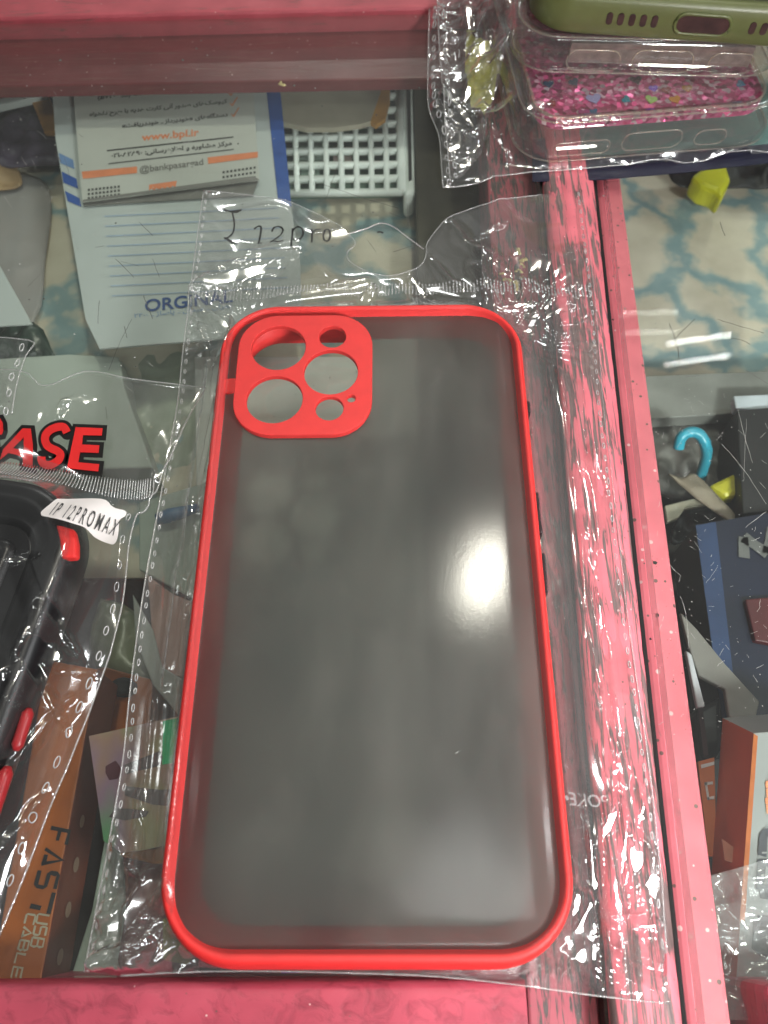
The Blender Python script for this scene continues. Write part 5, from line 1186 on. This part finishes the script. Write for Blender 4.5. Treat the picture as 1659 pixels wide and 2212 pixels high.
# clear case on top of it
ZC = .0138
a, ax2, ay2 = local_frame((1130, 155), (1640, 165), ZC+.001)
a = at(1118, 146, ZC+.002)[:2]; ax2 = (at(1659, 160, ZC+.002)[:2]-a); ax2 /= np.linalg.norm(ax2); ay2 = np.array([-ax2[1], ax2[0]])
oc2 = a+ax2*(SW/2-.002)+ay2*SL/2; OC = (oc2[0], oc2[1], 0)
cc = thing('phone_case', (oc2[0], oc2[1], ZC), 'plain clear phone case between the glitter case and the olive case', 'phone case')
V, F = sweep(ring_prof(.0112, .003), SW, SL, SR, 12); obj('clear_bumper', xf(V, OC, ax2, ZC), F, m_clear, cc, True)
V, F = prism(rr(-SW/2+.004, SW/2-.004, -SL/2+.004, SL/2-.004, .010), .0088, .0100); obj('back_plate', xf(V, OC, ax2, ZC), F, filmy('clear_back', (.93, .92, .91), 1.2, .06, .03, bump=.05), cc, False)
mb = MB(); slot_loops(mb, [(-.024, -.0085, .002, .0082), (-.0050, .0125, .002, .0085), (.017, .030, .002, .0082)], oc2, ax2, ay2, SW/2, SL/2, ZC)
for zz, oo in ((.0108, -.0012), (.0008, -.0002)):
    lp = rr(-SW/2-oo, SW/2+oo, -SL/2-oo, SL/2+oo, SR, 12); mb.add(*tube(xf([(x, y, zz) for x, y in lp], OC, ax2, ZC), .00028, 5, True))
mb.build('port_slot', m_clear_edge, cc, True)
V, F = prism([(-.023, -SL/2+.003), (.030, -SL/2+.003), (.030, -SL/2+.0045), (-.023, -SL/2+.0045)], .002, .0080); obj('inner_wall', xf(V, OC, ax2, ZC), F, plain('grey_inner_wall', (.20, .155, .14), .5, .3, 400), cc, False)
# olive case on top
ZO = .0254
a = at(1200, 60, ZO+.002)[:2]; ax3 = (at(1659, 92, ZO+.002)[:2]-a); ax3 /= np.linalg.norm(ax3); ay3 = np.array([-ax3[1], ax3[0]])
oo3 = a+ax3*(SW/2-.008)+ay3*SL/2; OO = (oo3[0], oo3[1], 0)
m_olive = plain('olive_plastic', (.115, .13, .045), .38, .08, 200, .08)
oc_ = thing('phone_case', (oo3[0], oo3[1], ZO), 'olive green phone case with speaker holes and port, topmost of the stacked cases', 'phone case')
V, F = sweep(ring_prof(.0115, .003), SW, SL, SR, 14); obj('bumper', xf(V, OO, ax3, ZO), F, m_olive, oc_, True)
V, F = prism(rr(-SW/2+.003, SW/2-.003, -SL/2+.003, SL/2-.003, .010), .0085, .0104); obj('back_plate', xf(V, OO, ax3, ZO), F, plain('smoky_olive_back', (.05, .055, .03), .3), oc_, False)
m_port = plain('dark_brown_port', (.045, .018, .016), .6, .4, 300)
def wall_pill(x0_, x1_, za, zb, proud, m, name, parent, o, ax_, ay_, zoff):
    lp = rr(x0_, x1_, za, zb, min((zb-za)/2, (x1_-x0_)/2)*.98, 6)
    V = [(o[0]+ax_[0]*p[0]-ay_[0]*(SL/2+proud), o[1]+ax_[1]*p[0]-ay_[1]*(SL/2+proud), zoff+p[1]) for p in lp]+[(o[0]+ax_[0]*p[0]-ay_[0]*(SL/2-.0012), o[1]+ax_[1]*p[0]-ay_[1]*(SL/2-.0012), zoff+p[1]) for p in lp]
    n_ = len(lp); F = [tuple(range(n_))]+[(i, n_+i, n_+(i+1) % n_, (i+1) % n_) for i in range(n_)]; return obj(name, V, F, m, parent, False)
for i in range(5):
    xx = -.0185+i*.0031; wall_pill(xx, xx+.0017, .0042, .0075, .0005, m_port, 'speaker_hole', oc_, oo3, ax3, ay3, ZO)
wall_pill(.0008, .0150, .0035, .0082, .0005, m_port, 'charging_port', oc_, oo3, ax3, ay3, ZO)
lp = rr(.0004, .0154, .0031, .0086, .0026, 6); obj('port_lip', *tube([(oo3[0]+ax3[0]*p[0]-ay3[0]*(SL/2+.0004), oo3[1]+ax3[1]*p[0]-ay3[1]*(SL/2+.0004), ZO+p[1]) for p in lp], .0005, 6, True), m_olive, oc_, True)
for i in range(3):
    xx = .0205+i*.0031; wall_pill(xx, xx+.0017, .0042, .0075, .0005, m_port, 'speaker_hole', oc_, oo3, ax3, ay3, ZO)
# sheets lying under the stack
slab('dark_strip', [(1150, 392), (1300, 388), (1480, 372), (1800, 335), (1800, 250), (1150, 300)], .0003, .0002, plain('navy_sheet', (.012, .014, .032), .4), 'flat navy black sheet under the bagged glitter case', 'pouch', bev=0)  # thin navy black sheet on the glass
slab('teal_card', [(1240, 340), (1800, 300), (1800, 180), (1200, 180)], .00055, .0002, plain('teal_card', (.10, .24, .21), .5, .1), 'teal card under the glitter case seen through its clear edge', 'card', bev=0)
yw = [at(u, v, .003)[:2] for u, v in ((1008, 70), (1052, 95), (1075, 150), (1066, 215), (1046, 250), (1018, 232), (1004, 150))]
V, T, _ = film_mesh(yw, lambda x, y: .0012+ridged(x*1000/7, y*1000/8, 91)*.004, .002, 2)
tag(obj('yellow_wrapper', V, T, plain('yellow_wrapper', (.52, .52, .09), .35, .35, 200, .3), None, True), 'crumpled yellow wrapper between the bag films left of the stack', 'wrapper')

# lower and upper bags round the stack
B1 = [(930, -60), (924, 155), (926, 235), (940, 272), (949, 300), (953, 350), (957, 405), (985, 404), (1030, 396), (1080, 380), (1150, 372), (1240, 366), (1330, 358), (1480, 348), (1659, 330), (1800, 315), (1800, -200), (940, -200)]
b1 = [at(u, v, .0012)[:2] for u, v in B1]
def loc(x, y, o, ax_): dx = x-o[0]; dy = y-o[1]; return dx*ax_[0]+dy*ax_[1], -dx*ax_[1]+dy*ax_[0]
def tent(x, y, o, ax_, zt, e, fall=.012, pw=1.5):
    lx, ly = loc(x, y, o, ax_); d = sd_box(lx, ly, SW/2-.001, SL/2-.001, SR); do = np.maximum(d, 0); return (zt)*np.clip((e/(e+do+1e-6))**pw*np.exp(-do/fall), 0, 1)
def h_b1_raw(x, y):
    x = np.asarray(x, float); y = np.asarray(y, float); e = poly_dist(x, y, b1); mm = 1000.
    z = .0012+tent(x, y, og, ax, ZG+.0130, e, .010); hf = np.clip(e/.002, 0, 1)
    lx, ly = loc(x, y, og, ax); out = np.clip(sd_box(lx, ly, SW/2-.001, SL/2-.001, SR)/.002, 0, 1)
    w = (ridged(x*mm/14, y*mm/12, 61, 1)-.5)*.0050+(ridged((x+y)*mm/9, (y-x)*mm/8, 66, 1)-.5)*.0014
    return np.maximum(z+w*(out*.9+.05)*hf, .0010)
h_b1 = glinting(h_b1_raw, [(1000, 240, .010, .0014, 125, LAMP_C), (985, 290, .006, .0026, 70, LAMP_C), (1010, 330, .004, .0016, 30, LAMP_C), (1075, 300, .007, .0012, 115, LAMP_C), (1050, 365, .008, .0010, 5, LAMP_C), (1200, 352, .010, .0008, 6, LAMP_N), (1400, 335, .012, .0008, 6, LAMP_N), (1150, 290, .005, .0016, 20, LAMP_C), (1550, 318, .012, .0007, 6, LAMP_N)], 5)
ob1 = thing('plastic_bag', (og[0], og[1], .0008), 'crumpled clear bag around the pink glitter case', 'bag')
V, T, pl = film_mesh(b1, h_b1, .0024, 2); obj('front_film', V, T, m_film, ob1, True)
hem('hem', dl2(B1[:7]), h_b1, .0002, ob1); hem('hem', dl2(B1[6:16]), h_b1, .0002, ob1)
mb = MB(); dashes(mb, dl2(B1[:7]), h_b1, .0018, .0052, .0026, .0010, .00016); mb.build('side_seam', m_seam, ob1, True)
B2 = [(944, -60), (944, 0), (948, 90), (953, 160), (962, 270), (973, 394), (1000, 380), (1040, 330), (1060, 250), (1080, 190), (1110, 160), (1300, 168), (1500, 176), (1800, 190), (1800, -200), (944, -200)]
b2 = [at(u, v, .004)[:2] for u, v in B2]
def h_b2_raw(x, y):
    x = np.asarray(x, float); y = np.asarray(y, float); e = poly_dist(x, y, b2); mm = 1000.
    bs = np.maximum(h_b1(x, y)+.0016, .004+.0098*np.clip((x-at(1080, 200, .01)[0])/.012, 0, 1))
    t1 = tent(x, y, oc2, ax2, ZC+.0122, e, .012, 1.2); t2 = tent(x, y, oo3, ax3, ZO+.0126, e, .012, 1.2)
    hf = np.clip(e/.002, 0, 1); lx, ly = loc(x, y, oo3, ax3); out = np.clip(sd_box(lx, ly, SW/2-.001, SL/2-.001, SR)/.002, 0, 1)
    w = (ridged(x*mm/13, y*mm/15, 71, 1)-.5)*.0052+(ridged((x+.6*y)*mm/9, (y-x)*mm/9, 76, 1)-.5)*.0014
    return np.maximum(bs, np.maximum(t1, t2)+.0004)+w*(out*.9+.05)*hf
h_b2 = glinting(h_b2_raw, [(1010, 60, .008, .0020, 100, LAMP_C), (1040, 130, .006, .0026, 50, LAMP_C), (1085, 95, .007, .0016, 140, LAMP_C), (1010, 200, .005, .0018, 80, LAMP_C), (1060, 20, .006, .0020, 60, LAMP_C), (1100, 45, .005, .0014, 20, LAMP_C), (1180, 55, .008, .0009, -8, LAMP_C), (1300, 95, .014, .0007, -3, LAMP_C), (1500, 105, .014, .0007, -3, LAMP_N), (1130, 90, .004, .0018, 120, LAMP_C), (1040, 180, .004, .0012, 20, LAMP_C)], 9)
ob2 = thing('plastic_bag', (oo3[0], oo3[1], .004), 'upper crumpled clear bag around the olive case', 'bag')
V, T, pl = film_mesh(b2, h_b2, .0024, 2); obj('front_film', V, T, m_film, ob2, True)
hem('hem', dl2(B2[:6], .004), h_b2, .0002, ob2)
mb = MB(); dashes(mb, dl2(B2[:6], .004), h_b2, .0018, .0052, .0026, .0010, .00016); mb.build('side_seam', m_seam, ob2, True)
# clear crumpled pouch under the right glass
CP = [(1500, 1900), (1640, 1860), (1800, 1850), (1800, 2200), (1560, 2200), (1520, 2050)]
cp = [at(u, v, -.012)[:2] for u, v in CP]
def h_cp(x, y): mm = 1000.; return -.0105+(ridged(np.asarray(x)*mm/10, np.asarray(y)*mm/9, 81)-.5)*.004
V, T, pl = film_mesh(cp, h_cp, .002, 2); tag(obj('clear_pouch', V, T, filmy('hazy_film', (.9, .9, .9), 1.8, .15, .16, bump=.3), None, True), 'crumpled hazy clear pouch over the foot of the orange and grey box', 'pouch')

for o in list(bpy.data.objects):
    if o.name.split('.')[0] in ('dust_specks', 'dark_specks', 'scratch_marks', 'fine_scratches', 'long_scratches', 'glue_crust', 'paint_lumps', 'wood_knots'): o['kind'] = 'stuff'

for o in COL.objects:
    if o.parent is None:
        if o.get('category') == 'phone case': o['group'] = 'phone cases on the counter'
        if o.get('category') == 'bag': o['group'] = 'clear bags around the phone cases'
        if o.get('category') == 'counter': o['group'] = 'pink framed display counters'
